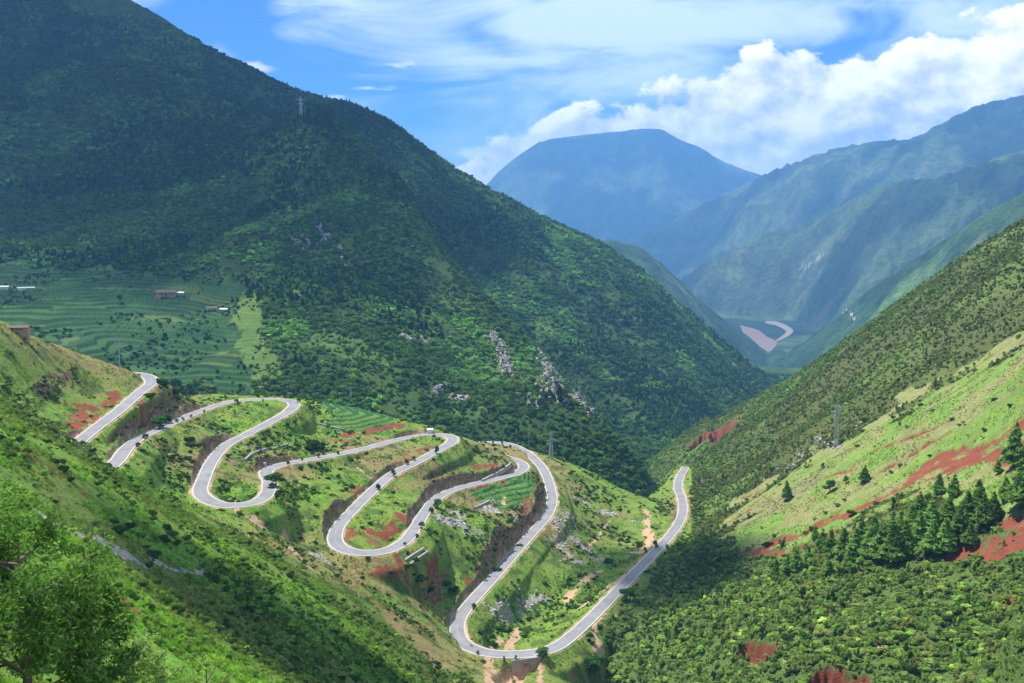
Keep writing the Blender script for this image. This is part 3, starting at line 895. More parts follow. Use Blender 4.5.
def mesh_obj(name, V, F, mat, loop_tot=4, smooth_=False, attrs=None, parent=None, link=True):
    me = bpy.data.meshes.new(name)
    V = np.asarray(V, np.float32); F = np.asarray(F, np.int32)
    me.vertices.add(len(V)); me.vertices.foreach_set('co', V.ravel())
    nf = len(F)
    me.loops.add(F.size); me.loops.foreach_set('vertex_index', F.ravel())
    me.polygons.add(nf)
    me.polygons.foreach_set('loop_start', np.arange(nf, dtype=np.int32) * F.shape[1])
    if smooth_ is not None:
        me.polygons.foreach_set('use_smooth', np.full(nf, bool(smooth_)))
    for k, (typ, dom, arr) in (attrs or {}).items():
        at_ = me.attributes.new(k, typ, dom)
        at_.data.foreach_set('color' if 'COLOR' in typ else ('vector' if 'VECTOR' in typ else 'value'), np.ascontiguousarray(arr, np.float32).ravel())
    me.update(calc_edges=True)
    for mm in (mat if isinstance(mat, (list, tuple)) else [mat]):
        me.materials.append(mm)
    o = bpy.data.objects.new(name, me)
    if link: COL.objects.link(o)
    if parent is not None: o.parent = parent
    return o


def tag(o, label=None, cat=None, group=None, kind=None):
    if label: o['label'] = label
    if cat: o['category'] = cat
    if group: o['group'] = group
    if kind: o['kind'] = kind
    return o


SURF = {'road_hill': 'hill', 'near_slope': 'hillside', 'right_slope': 'grassy_slope', 'forest_spur': 'mountain_spur', 'forest_mountain': 'mountain',
        'distant_ridge': 'ridge', 'distant_spur': 'mountain_foot', 'valley_side': 'valley_side', 'far_range': 'mountain_range', 'blue_mountain': 'distant_mountain', 'valley_floor': 'valley_floor'}
I, J = np.meshgrid(np.arange(NR - 1), np.arange(NA - 1), indexing='ij')
v00 = I * NA + J
quads = np.stack([v00, v00 + 1, v00 + NA + 1, v00 + NA], -1).reshape(-1, 4)
own = GL[:-1, :-1].reshape(-1)
allV = np.stack([GX, GY, GZ], -1).reshape(-1, 3)
allA = np.concatenate([ALB.reshape(-1, 3), np.ones((ALB.shape[0] * ALB.shape[1], 1))], 1)
allM = np.concatenate([MK.reshape(-1, 3), np.ones((ALB.shape[0] * ALB.shape[1], 1))], 1)
allC = CUT.reshape(-1)
for k, n_ in enumerate(NAMES):
    qf = quads[own == k]
    if not len(qf): continue
    used, inv = np.unique(qf, return_inverse=True)
    o = mesh_obj(SURF[n_], allV[used], inv.reshape(-1, 4), M_GROUND if k < 5 else M_FAR, smooth_=True,
                 attrs={'alb': ('FLOAT_COLOR', 'POINT', allA[used]), 'mk': ('FLOAT_COLOR', 'POINT', allM[used]), 'cut': ('FLOAT', 'POINT', allC[used])})
    tag(o, kind='structure')


# ------------------------------------------------------------------ plain materials
def mat(name, col, rough=.8, var=.15, scale=3.0, metal=0.0, bump=0.0, spec=.3):
    m_ = bpy.data.materials.new(name); m_.use_nodes = True
    t = NT(m_.node_tree)
    tcn = t.n('ShaderNodeNewGeometry').outputs['Position']
    nz = t.noise(tcn, scale, 4, .6)
    c = t.mix(nz, tuple(x * (1 - var) for x in col), tuple(min(1, x * (1 + var)) for x in col))
    bs = t.n('ShaderNodeBsdfPrincipled', {'Base Color': c, 'Roughness': rough, 'Metallic': metal, 'Specular IOR Level': spec})
    if bump:
        bp = t.n('ShaderNodeBump', {'Strength': bump, 'Distance': .1, 'Height': nz})
        t.link(bp.outputs[0], bs.inputs['Normal'])
    t.n('ShaderNodeOutputMaterial', {0: bs.outputs[0]})
    return m_


M_ASPH = mat('asphalt', (.22, .215, .215), .9, .45, .13)
M_CONC = mat('shoulder_concrete', (.42, .395, .36), .9, .2, .6)
M_WHITE = mat('road_paint', (.50, .50, .48), .7, .12, 2.0)
M_STONE = mat('masonry', (.36, .33, .30), .95, .45, 1.6, bump=.6)
M_STEEL = mat('galvanised_steel', (.42, .46, .46), .5, .1, 1.0, metal=.3)
M_DARK = mat('openings_and_shade', (.03, .03, .03), .7)  # flat dark for doors, windows and the shade painted inside the culvert
M_CREAM = mat('limewash', (.72, .68, .60), .9, .12, .8)
M_MUD = mat('mud_brick', (.42, .27, .18), .95, .25, .7)
M_TILE = mat('grey_brown_tiles', (.13, .10, .09), .9, .3, 1.5)
M_TIN = mat('pale_sheet_roof', (.78, .80, .80), .45, .08, .6)

# ------------------------------------------------------------------ road surface
T = np.gradient(RC[:, :2], axis=0); T /= np.linalg.norm(T, axis=1)[:, None]
NRM = np.c_[-T[:, 1], T[:, 0]]
# wider through the bends
ang = np.unwrap(np.arctan2(T[:, 1], T[:, 0])); curv = np.abs(np.gradient(ang)) / 1.5
kern = np.ones(21) / 21
widen = np.convolve(np.clip(curv * 22, 0, 1), kern, 'same') * 0.7
offs = [(-4.6, 0), (-4.0, 1), (-3.55, 2), (-3.3, 0), (-.14, 0), (.14, 0), (3.3, 2), (3.55, 1), (4.0, 0), (4.6, None)]
xs = np.array([-4.30, -4.0, -3.42, -3.26, -.08, .08, 3.26, 3.42, 4.0, 4.3]) * .85
mi = [1, 1, 2, 0, 3, 0, 2, 1, 1]
M_WORN = mat('worn_road_paint', (.34, .34, .33), .8, .3, 1.0)
zo = np.array([-1.2, 0, 0, 0, .02, .02, 0, 0, 0, -1.2])
V = []
for i in range(len(RC)):
    s_ = 1 + widen[i] / 3.5
    for x_, z_ in zip(xs, zo):
        V.append((RC[i, 0] + NRM[i, 0] * x_ * s_, RC[i, 1] + NRM[i, 1] * x_ * s_, RC[i, 2] + .06 + z_))
F = []; MI = []
nc = len(xs)
for i in range(len(RC) - 1):
    for c in range(nc - 1):
        F.append((i * nc + c, (i + 1) * nc + c, (i + 1) * nc + c + 1, i * nc + c + 1))
        mm_ = mi[c]
        if mm_ == 3: mm_ = 3 if (i // 2) % 4 < 2 or curv[i] > .018 else 0
        MI.append(mm_)
road = mesh_obj('road', V, F, [M_ASPH, M_CONC, M_WHITE, M_WORN])
road.data.polygons.foreach_set('material_index', np.array(MI, np.int32))
bm_n = None
tag(road, kind='structure')
# ------------------------------------------------------------------ foliage
def leaf_mat(name, trans=.33, rough=.75, core=False, satv=1.0):
    m_ = bpy.data.materials.new(name); m_.use_nodes = True
    t = NT(m_.node_tree)
    tint = t.n('ShaderNodeAttribute', attribute_name='tint', attribute_type='INSTANCER').outputs['Color']
    lv = t.n('ShaderNodeAttribute', attribute_name='leafv').outputs['Fac']
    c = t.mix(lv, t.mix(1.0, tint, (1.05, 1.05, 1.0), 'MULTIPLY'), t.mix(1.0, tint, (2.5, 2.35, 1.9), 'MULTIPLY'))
    df = t.n('ShaderNodeBsdfDiffuse', {'Color': c, 'Roughness': rough})
    tr = t.n('ShaderNodeBsdfTranslucent', {'Color': t.mix(1.0, c, (1.0, 1.15, .6), 'MULTIPLY')})
    mx = t.n('ShaderNodeMixShader', {0: trans, 1: df.outputs[0], 2: tr.outputs[0]})
    t.n('ShaderNodeOutputMaterial', {0: mx.outputs[0]})
    return m_


M_LEAF = leaf_mat('leaves')
M_BARK = mat('bark', (.16, .12, .085), .95, .35, 6.0, bump=.5)


def leaf_cloud(n, lobes, size, seed, up=.35, jitter=.75, aspect=1.6, shell=.55):
    """n leaf-clump quads spread over and through a set of lobes (centre, radii)"""
    g = np.random.default_rng(seed)
    wts = np.array([l[1][0] * l[1][1] + l[1][0] * l[1][2] for l in lobes]); wts = wts / wts.sum()
    k = g.choice(len(lobes), n, p=wts)
    C = np.array([l[0] for l in lobes])[k]; Rr = np.array([l[1] for l in lobes])[k]
    d = g.normal(size=(n, 3)); d /= np.linalg.norm(d, axis=1)[:, None]
    d[:, 2] = np.where(d[:, 2] < -.35, -d[:, 2], d[:, 2])
    rad = shell + (1 - shell) * g.random(n) ** .7
    rad += g.normal(0, .07, n)
    P = C + d * Rr * rad[:, None]
    nn = d / Rr; nn /= np.linalg.norm(nn, axis=1)[:, None]
    nn = nn + g.normal(0, jitter * .6, (n, 3)); nn[:, 2] += up
    nn /= np.linalg.norm(nn, axis=1)[:, None]
    a = np.cross(nn, g.normal(size=(n, 3))); a /= np.linalg.norm(a, axis=1)[:, None]
    b = np.cross(nn, a)
    s = size * (.6 + .8 * g.random(n))
    A = a * (s * aspect * .5)[:, None]; B = b * (s * .5)[:, None]
    bend = nn * (s * .18)[:, None]
    V = np.stack([P - A - bend, P + B * 1.0, P + A - bend, P - B], 1).reshape(-1, 3)
    F = np.arange(n * 4).reshape(-1, 4)
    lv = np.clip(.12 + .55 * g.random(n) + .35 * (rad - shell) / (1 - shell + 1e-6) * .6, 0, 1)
    return V, F, lv


def ico(sub, rad, lobes, seed):
    import bmesh
    Vs = []; Fs = []; o_ = 0
    for c, r in lobes:
        bm = bmesh.new(); bmesh.ops.create_icosphere(bm, subdivisions=sub, radius=1.0)
        v = np.array([x.co for x in bm.verts]); f = np.array([[y.index for y in x.verts] for x in bm.faces])
        bm.free()
        nz = vnoise(v[:, 0] * 2 + seed + c[0] * 3, v[:, 1] * 2 + v[:, 2] * 2.3 + seed, seed)
        Vs.append(v * np.array(r) * rad * (.8 + .4 * nz)[:, None] + np.array(c)); Fs.append(f + o_); o_ += len(v)
    return np.vstack(Vs), np.vstack(Fs)


def mixed_mesh(name, parts_, mats):
    """parts_: (V, F(quads or tris), leafv per face, material index)"""
    Vs = []; loops = []; starts = []; lv = []; mi_ = []
    vo = 0; lo_ = 0
    for V_, F_, l_, m_i in parts_:
        Vs.append(V_); loops.append((F_ + vo).ravel()); k = F_.shape[1]
        starts.append(lo_ + np.arange(len(F_)) * k); lo_ += F_.size; vo += len(V_)
        lv.append(np.broadcast_to(l_, (len(F_),))); mi_.append(np.full(len(F_), m_i))
    V_ = np.vstack(Vs).astype(np.float32); lp = np.concatenate(loops).astype(np.int32); st = np.concatenate(starts).astype(np.int32)
    me = bpy.data.meshes.new(name)
    me.vertices.add(len(V_)); me.vertices.foreach_set('co', V_.ravel())
    me.loops.add(len(lp)); me.loops.foreach_set('vertex_index', lp)
    me.polygons.add(len(st)); me.polygons.foreach_set('loop_start', st)
    me.polygons.foreach_set('material_index', np.concatenate(mi_).astype(np.int32))
    a_ = me.attributes.new('leafv', 'FLOAT', 'FACE'); a_.data.foreach_set('value', np.concatenate(lv).astype(np.float32))
    for m_ in mats: me.materials.append(m_)
    me.update(calc_edges=True)
    return me


def shrub_lobes(seed, n=6, flat=.75):
    g = np.random.default_rng(seed)
    L_ = [((0, 0, .30), (.58, .52, .5 * flat / .75))]
    for i in range(n):
        a_ = g.random() * 6.28; r_ = .40 + .42 * g.random(); s_ = .22 + .26 * g.random()
        L_.append(((r_ * math.cos(a_), r_ * math.sin(a_), .15 + .5 * g.random() * flat), (s_, s_, s_ * .85)))
    return L_


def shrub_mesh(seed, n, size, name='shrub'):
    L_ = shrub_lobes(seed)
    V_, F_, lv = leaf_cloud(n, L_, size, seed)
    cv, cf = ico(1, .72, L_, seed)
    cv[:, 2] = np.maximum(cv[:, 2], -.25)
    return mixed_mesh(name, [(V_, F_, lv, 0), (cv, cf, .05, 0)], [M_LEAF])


SHRUB_FAR = [shrub_mesh(s, 90, .42, 'shrub_foliage') for s in (1, 2, 3, 4)]
SHRUB_MID = [shrub_mesh(s, 420, .22, 'shrub_foliage') for s in (11, 12, 13, 14, 15, 16)]
SHRUB_FINE = [shrub_mesh(s, 1800, .105, 'shrub_foliage') for s in (21, 22, 23, 24)]


def tree_lobes(seed, h=1.0):
    g = np.random.default_rng(seed)
    L_ = [((0, 0, .62), (.30, .30, .30))]
    for i in range(7):
        a_ = g.random() * 6.28; r_ = .12 + .2 * g.random(); s_ = .13 + .1 * g.random()
        L_.append(((r_ * math.cos(a_), r_ * math.sin(a_), .22 + .6 * g.random()), (s_, s_, s_ * .9)))
    return L_


def tube(pts, rads, k=6):
    pts = np.array(pts, float); V_ = []; F_ = []
    for i, p in enumerate(pts):
        d = pts[min(i + 1, len(pts) - 1)] - pts[max(i - 1, 0)]; d /= np.linalg.norm(d)
        a_ = np.cross(d, [0.3, 1, .2]); a_ /= np.linalg.norm(a_); b_ = np.cross(d, a_)
        for q_ in range(k):
            t_ = q_ / k * 2 * math.pi
            V_.append(p + rads[i] * (math.cos(t_) * a_ + math.sin(t_) * b_))
    for i in range(len(pts) - 1):
        for q_ in range(k):
            F_.append((i * k + q_, i * k + (q_ + 1) % k, (i + 1) * k + (q_ + 1) % k, (i + 1) * k + q_))
    return np.array(V_), np.array(F_)


def join_tubes(ts):
    V_ = []; F_ = []; o_ = 0
    for a_, b_ in ts:
        V_.append(a_); F_.append(b_ + o_); o_ += len(a_)
    return np.vstack(V_), np.vstack(F_)


def trunk_parts(seed, top=.6, r0=.03, limbs=5):
    g = np.random.default_rng(seed)
    ts = [tube([(0, 0, -.08), (0.01, 0, .15), (-.01, .01, .4), (0, 0, top)], [r0 * 1.3, r0, r0 * .75, r0 * .35])]
    for i in range(limbs):
        a_ = g.random() * 6.28; z_ = .25 + .3 * g.random(); l_ = .16 + .14 * g.random()
        ts.append(tube([(0, 0, z_), (l_ * .5 * math.cos(a_), l_ * .5 * math.sin(a_), z_ + l_ * .45), (l_ * math.cos(a_), l_ * math.sin(a_), z_ + l_ * .9)], [r0 * .5, r0 * .35, r0 * .15], 5))
    return join_tubes(ts)


def round_tree(seed, n, size):
    L_ = tree_lobes(seed)
    V_, F_, lv = leaf_cloud(n, L_, size, seed, shell=.35)
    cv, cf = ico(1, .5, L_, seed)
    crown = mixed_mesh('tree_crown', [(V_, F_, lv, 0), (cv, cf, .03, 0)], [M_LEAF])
    tv, tf = trunk_parts(seed)
    trunk = mixed_mesh('tree_trunk', [(tv, tf, 0, 0)], [M_BARK])
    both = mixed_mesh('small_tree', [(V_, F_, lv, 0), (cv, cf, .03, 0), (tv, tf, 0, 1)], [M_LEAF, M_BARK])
    return crown, trunk, both


def pine(seed, n, size):
    """height 1; irregular tiers of drooping sprays"""
    g = np.random.default_rng(seed)
    L_ = []
    tiers = 9
    for i in range(tiers):
        z_ = .2 + .75 * i / (tiers - 1)
        rr_ = .235 * (1 - (i / (tiers - 1)) ** 1.3 * .86) * (.8 + .4 * g.random())
        m_n = 4 if i < 6 else 2
        a0 = g.random() * 6.28
        for q_ in range(m_n):
            a_ = a0 + q_ * 6.28 / m_n + g.normal(0, .3)
            d_ = rr_ * .55
            L_.append(((d_ * math.cos(a_), d_ * math.sin(a_), z_ + g.normal(0, .03)), (rr_ * .62, rr_ * .62, .072)))
    L_.append(((0, 0, .97), (.03, .03, .07)))
    V_, F_, lv = leaf_cloud(n, L_, size, seed, up=.45, jitter=.9, aspect=2.4, shell=.1)
    crown = mixed_mesh('pine_crown', [(V_, F_, lv, 0)], [M_LEAF])
    tv, tf = tube([(0, 0, -.06), (.004, 0, .4), (-.003, .003, .75), (0, 0, .98)], [.016, .012, .007, .002])
    trunk = mixed_mesh('pine_trunk', [(tv, tf, 0, 0)], [M_BARK])
    both = mixed_mesh('pine', [(V_, F_, lv, 0), (tv, tf, 0, 1)], [M_LEAF, M_BARK])
    return crown, trunk, both


ROUND = [round_tree(s, 900, .075) for s in (31, 32, 33)]
PINES = [pine(s, 2300, .055) for s in (41, 42, 43, 44)]
ROUND_FAR = [round_tree(s, 130, .17)[2] for s in (35, 36)]
PINE_FAR = [pine(s, 150, .15)[2] for s in (45, 46)]


def tuft_mesh(seed, n=46):
    g = np.random.default_rng(seed)
    V_ = []; F_ = []
    for i in range(n):
        a_ = g.random() * 6.28; r_ = .5 * g.random() ** .5; h_ = .45 + .55 * g.random(); le = .25 + .45 * g.random(); b_ = g.random() * 6.28
        x_, y_ = r_ * math.cos(a_), r_ * math.sin(a_); w_ = .07
        o_ = len(V_)
        V_ += [(x_ - w_ * math.sin(b_), y_ + w_ * math.cos(b_), -.1), (x_ + w_ * math.sin(b_), y_ - w_ * math.cos(b_), -.1), (x_ + le * math.cos(b_), y_ + le * math.sin(b_), h_)]
        F_.append((o_, o_ + 1, o_ + 2))
    return mixed_mesh('grass_tuft', [(np.array(V_), np.array(F_), g.random(n), 0)], [M_LEAF])




def small_tree_mesh(seed):
    """a taller, looser bush of the same unit radius as the shrubs"""
    g = np.random.default_rng(seed); L_ = []
    for i in range(6):
        a_ = g.random() * 6.28; r_ = .38 * g.random(); s_ = .30 + .18 * g.random()
        L_.append(((r_ * math.cos(a_), r_ * math.sin(a_), .45 + 1.35 * g.random()), (s_, s_, s_ * 1.1)))
    V_, F_, lv = leaf_cloud(420, L_, .21, seed, shell=.4)
    cv, cf = ico(1, .5, L_, seed)
    tv, tf = tube([(0, 0, -.2), (.03, 0, .5), (0, .02, 1.2)], [.06, .05, .02], 5)
    return mixed_mesh('shrub_foliage', [(V_, F_, lv, 0), (cv, cf, .05, 0), (tv, tf, 0, 1)], [M_LEAF, M_BARK])


ROUND_SMALL = [small_tree_mesh(s) for s in (61, 62)]
TUFT = [tuft_mesh(s) for s in (51, 52, 53)]


def scatter(name, P, S, tint, meshes, label, cat, hz=1.0, kind='stuff', squash=None):
    """one 'stuff' object: copies of a few plants on points, through geometry nodes"""
    n = len(P)
    g = np.random.default_rng(n)
    me = bpy.data.meshes.new(name)
    me.vertices.add(n); me.vertices.foreach_set('co', np.asarray(P, np.float32).ravel())
    sc = np.asarray(S, np.float32)[:, None] * np.c_[.72 + .6 * g.random(n), .72 + .6 * g.random(n), np.full(n, hz) * (.6 + .8 * g.random(n) ** 1.3)]
    rot = np.c_[g.normal(0, .10, n), g.normal(0, .10, n), g.random(n) * 6.283]
    for nm, typ, arr, key in (('psc', 'FLOAT_VECTOR', sc, 'vector'), ('prot', 'FLOAT_VECTOR', rot, 'vector'), ('tint', 'FLOAT_VECTOR', tint, 'vector')):
        a_ = me.attributes.new(nm, typ, 'POINT'); a_.data.foreach_set(key, np.ascontiguousarray(arr, np.float32).ravel())
    a_ = me.attributes.new('var', 'INT', 'POINT'); a_.data.foreach_set('value', g.integers(0, len(meshes), n).astype(np.int32))
    o = bpy.data.objects.new(name, me); COL.objects.link(o)
    ng = bpy.data.node_groups.new(name + '_growth', 'GeometryNodeTree')
    ng.interface.new_socket('Geometry', in_out='INPUT', socket_type='NodeSocketGeometry')
    ng.interface.new_socket('Geometry', in_out='OUTPUT', socket_type='NodeSocketGeometry')
    gi = ng.nodes.new('NodeGroupInput'); go = ng.nodes.new('NodeGroupOutput'); jn = ng.nodes.new('GeometryNodeJoinGeometry')

    def na(nm, dt):
        q_ = ng.nodes.new('GeometryNodeInputNamedAttribute'); q_.data_type = dt; q_.inputs['Name'].default_value = nm
        return q_.outputs['Attribute']
    sc_, ro_, va_ = na('psc', 'FLOAT_VECTOR'), na('prot', 'FLOAT_VECTOR'), na('var', 'INT')
    for k, m_ in enumerate(meshes):
        so = bpy.data.objects.new(name + '_source', m_)          # a source mesh only: never linked into the scene
        oi = ng.nodes.new('GeometryNodeObjectInfo'); oi.inputs['Object'].default_value = so; oi.inputs['As Instance'].default_value = True
        cp = ng.nodes.new('FunctionNodeCompare'); cp.data_type = 'INT'; cp.operation = 'EQUAL'
        ins = [i_ for i_ in cp.inputs if i_.type == 'INT']
        ng.links.new(va_, ins[0]); ins[1].default_value = k
        ip = ng.nodes.new('GeometryNodeInstanceOnPoints')
        ng.links.new(gi.outputs[0], ip.inputs['Points']); ng.links.new(oi.outputs['Geometry'], ip.inputs['Instance'])
        ng.links.new(cp.outputs[0], ip.inputs['Selection']); ng.links.new(sc_, ip.inputs['Scale']); ng.links.new(ro_, ip.inputs['Rotation'])
        ng.links.new(ip.outputs[0], jn.inputs[0])
    ng.links.new(jn.outputs[0], go.inputs[0])
    md = o.modifiers.new('growth', 'NODES'); md.node_group = ng
    tag(o, label, cat, kind=kind)
    return o


def cand(n, r0, r1, seed):
    g = np.random.default_rng(seed)
    a_ = (g.random(n) - .5) * 2 * R(31.5)
    r_ = np.sqrt(g.random(n) * (r1 * r1 - r0 * r0) + r0 * r0)
    return r_ * np.sin(a_), r_ * np.cos(a_), g


def layer_at(x, y):
    i, j, f, a = grid_ij(x, y)
    return GL[i, j], i, j


def tints(g, n, pal, jit=.18):
    pal = np.array(pal, float)
    t_ = pal[g.integers(0, len(pal), n)] if True else None
    b_ = pal[g.integers(0, len(pal), n)]
    u = g.random(n)[:, None]
    t_ = t_ * u + b_ * (1 - u)
    return t_ * np.exp(g.normal(0, jit, n))[:, None]


def lumi(i, j):
    return ALB[i, j].sum(-1)


CNT = {}
# --- the wooded mountain across the valley
x, y, g = cand(420000, 780, 2850, 1)
l_, i, j = layer_at(x, y)
h = 6.0
ok = ((l_ == 3) | (l_ == 4)) & ~FIELD[i, j]
lum = lumi(i, j)
nn = fbm(x, y, 55, 3, 601)
far_ = smooth(np.hypot(x, y), 1300, 2300)
pk = np.clip(1.15 - (lum - .12) * 5.0, .10, 1) * (0.18 + 1.3 * smooth(nn, .42, .60)) * (.52 - .14 * far_)
pk *= np.where(MK[i, j, 1] > .25, .06, 1)
ok &= g.random(len(x)) < pk
x, y = x[ok], y[ok]
v = visible(x, y, 7.0); x, y = x[v], y[v]
l_, i, j = layer_at(x, y)
n = len(x)
s = 2.0 + 2.6 * g.random(n) ** 1.6
s *= 1 + .35 * smooth(np.hypot(x, y), 1400, 2400)
z = ground(x, y)
n3p = fbm(x, y, 120, 3, 603)
tn = tints(g, n, [(.050, .100, .026), (.070, .135, .034), (.092, .165, .040), (.055, .100, .034)], .18)
tn = tn * (1 + .9 * smooth(n3p, .52, .68))[:, None] * (1 - .38 * smooth(z, 20, 260))[:, None]
scatter('forest', np.c_[x, y, z], s, tn, SHRUB_FAR + ROUND_FAR[:0], 'dense green scrub forest covering the big mountain across the valley', 'forest', hz=1.25)
CNT['forest'] = n
# low brush over the open parts of the mountain
x, y, g = cand(420000, 780, 2600, 12)
l_, i, j = layer_at(x, y)
nn = fbm(x, y, 24, 3, 606)
ok = ((l_ == 3) | (l_ == 4)) & ~FIELD[i, j] & (g.random(len(x)) < .14 + .5 * smooth(nn, .46, .6))
x, y = x[ok], y[ok]; v = visible(x, y, 2.0); x, y = x[v], y[v]
l_, i, j = layer_at(x, y); n = len(x)
tn = ALB[i, j] * (np.exp(g.normal(-.25, .30, n)))[:, None] * (1 - .4 * smooth(ground(x, y), 20, 260))[:, None]
scatter('brush', np.c_[x, y, ground(x, y)], .9 + 1.3 * g.random(n) ** 1.5, tn, SHRUB_FAR, 'low brush and tall grass over the open parts of the big mountain', 'brush', hz=.9)
CNT['brush'] = n
# dark conifers standing among them
x, y, g = cand(120000, 1000, 2800, 2)
l_, i, j = layer_at(x, y)
nn = fbm(x, y, 180, 3, 611)
ok = ((l_ == 3) | (l_ == 4)) & ~FIELD[i, j] & (g.random(len(x)) < smooth(nn, .50, .66) * .5)
x, y = x[ok], y[ok]; v = visible(x, y, 9); x, y = x[v], y[v]
n = len(x)
scatter('conifer_wood', np.c_[x, y, ground(x, y)], 6 + 5 * g.random(n), tints(g, n, [(.022, .055, .020), (.034, .070, .024)], .15), PINE_FAR, 'dark conifers mixed into the scrub forest on the big mountain', 'conifer wood')
CNT['conifer'] = n
# --- hedges and single trees among the terraces
x, y, g = cand(300000, 850, 1600, 3)
l_, i, j = layer_at(x, y)
fr_e = TERR_FR[i, j]
nn = fbm(x, y, 60, 3, 621)
ok = FIELD[i, j] & (((fr_e > .74) & (g.random(len(x)) < .13 * smooth(nn, .45, .60))) | (g.random(len(x)) < .018 * smooth(nn, .55, .65)))
x, y = x[ok], y[ok]; v = visible(x, y, 3); x, y = x[v], y[v]
n = len(x)
scatter('hedges', np.c_[x, y, ground(x, y)], 1.1 + 1.8 * g.random(n) ** 2, tints(g, n, [(.028, .066, .020), (.048, .10, .028)], .2), SHRUB_FAR, 'dark hedges and bushes along the edges of the terraced fields', 'hedges', hz=1.1)
CNT['hedge'] = n

SHRUBS = []         # (x, y, scale, tint, zone) candidates; the largest in view become things of their own


def add_shrubs(x, y, s, tn, zone, hz):
    for k in range(len(x)):
        SHRUBS.append((x[k], y[k], s[k], tn[k], zone, hz))


# --- scrub on the right slope
x, y, g = cand(530000, 130, 1300, 4)
l_, i, j = layer_at(x, y)
px_, py_ = proj(x, y, ground(x, y))
nn = fbm(x, y, 34, 3, 631)
low_ = smooth(py_, 520, 575) * smooth(px_, 590, 640)
dens = (.30 + .5 * smooth(nn, .38, .56)) * np.clip(1.2 - (lumi(i, j) - .2) * 3.4, .3, 1)
dens = np.maximum(dens * 1.15, low_ * (.50 + .5 * smooth(nn, .42, .58)))
dens *= np.where(BELT[i, j], .018, 1) * np.where(MK[i, j, 0] > .35, .12, 1)
ok = ((l_ == 2) | ((l_ == 0) & (px_ > 692))) & (g.random(len(x)) < dens * .9) & (RD[i, j] > 7)
x, y = x[ok], y[ok]; v = visible(x, y, 3); x, y = x[v], y[v]
l_, i, j = layer_at(x, y); px_, py_ = proj(x, y, ground(x, y))
n = len(x)
low_ = smooth(py_, 520, 575)
s = (.42 + 1.45 * g.random(n) ** 2.6) * (1 + .15 * low_)
tn = tints(g, n, [(.105, .145, .040), (.140, .18, .052), (.155, .150, .060), (.095, .165, .045)], .18)
n3p = fbm(x, y, 90, 3, 633)
tl = tints(g, n, [(.105, .18, .040), (.16, .255, .058), (.20, .28, .080), (.080, .125, .038), (.18, .20, .08)], .22)
m_ = np.clip(low_ + smooth(n3p, .55, .66), 0, 1)[:, None]
tn = tn * (1 - m_) + tl * m_
B_right = (x, y, s, tn)
# --- road hill
x, y, g = cand(420000, 300, 900, 5)
l_, i, j = layer_at(x, y)
nn = fbm(x, y, 22, 3, 641); nn2 = fbm(x, y, 80, 3, 642)
dens = .022 + .30 * smooth(nn, .54, .68) + .12 * smooth(nn2, .52, .65) + .34 * (CUT[i, j] > .15)
dens *= np.where((MK[i, j].max(-1) > .4) & (CUT[i, j] < .3), .15, 1) * np.where(CROP[i, j], 0, 1)
ok = (l_ == 0) & (g.random(len(x)) < dens) & (RD[i, j] > 5.8)
x, y = x[ok], y[ok]; v = visible(x, y, 3); x, y = x[v], y[v]
n = len(x)
s = .28 + 1.25 * g.random(n) ** 2.8
tn = tints(g, n, [(.032, .068, .018), (.055, .105, .024), (.085, .14, .032)], .25)
B_hill = (x, y, s, tn)
# --- near slope
x, y, g = cand(170000, 45, 430, 6)
l_, i, j = layer_at(x, y)
px_, py_ = proj(x, y, ground(x, y))
nn = fbm(x, y, 16, 3, 651); nn2 = fbm(x, y, 55, 3, 652)
bl = smooth(py_, 560, 640)                      # thicker towards the gully and the bottom edge
dens = .02 + .30 * smooth(nn, .52, .66) + .10 * smooth(nn2, .52, .64) + .12 * bl * smooth(nn2, .42, .6)
dens *= np.where(MK[i, j].max(-1) > .4, .12, 1)
ok = (l_ == 1) & (g.random(len(x)) < dens * .8)
x, y = x[ok], y[ok]; v = visible(x, y, 2); x, y = x[v], y[v]
n = len(x); r_ = np.hypot(x, y)
s = (.30 + .95 * g.random(n) ** 2.4) * np.clip(r_ / 190, .45, 1.1)
tn = tints(g, n, [(.030, .062, .016), (.065, .125, .028), (.11, .20, .036), (.12, .165, .050)], .28)
B_near = (x, y, s, tn)

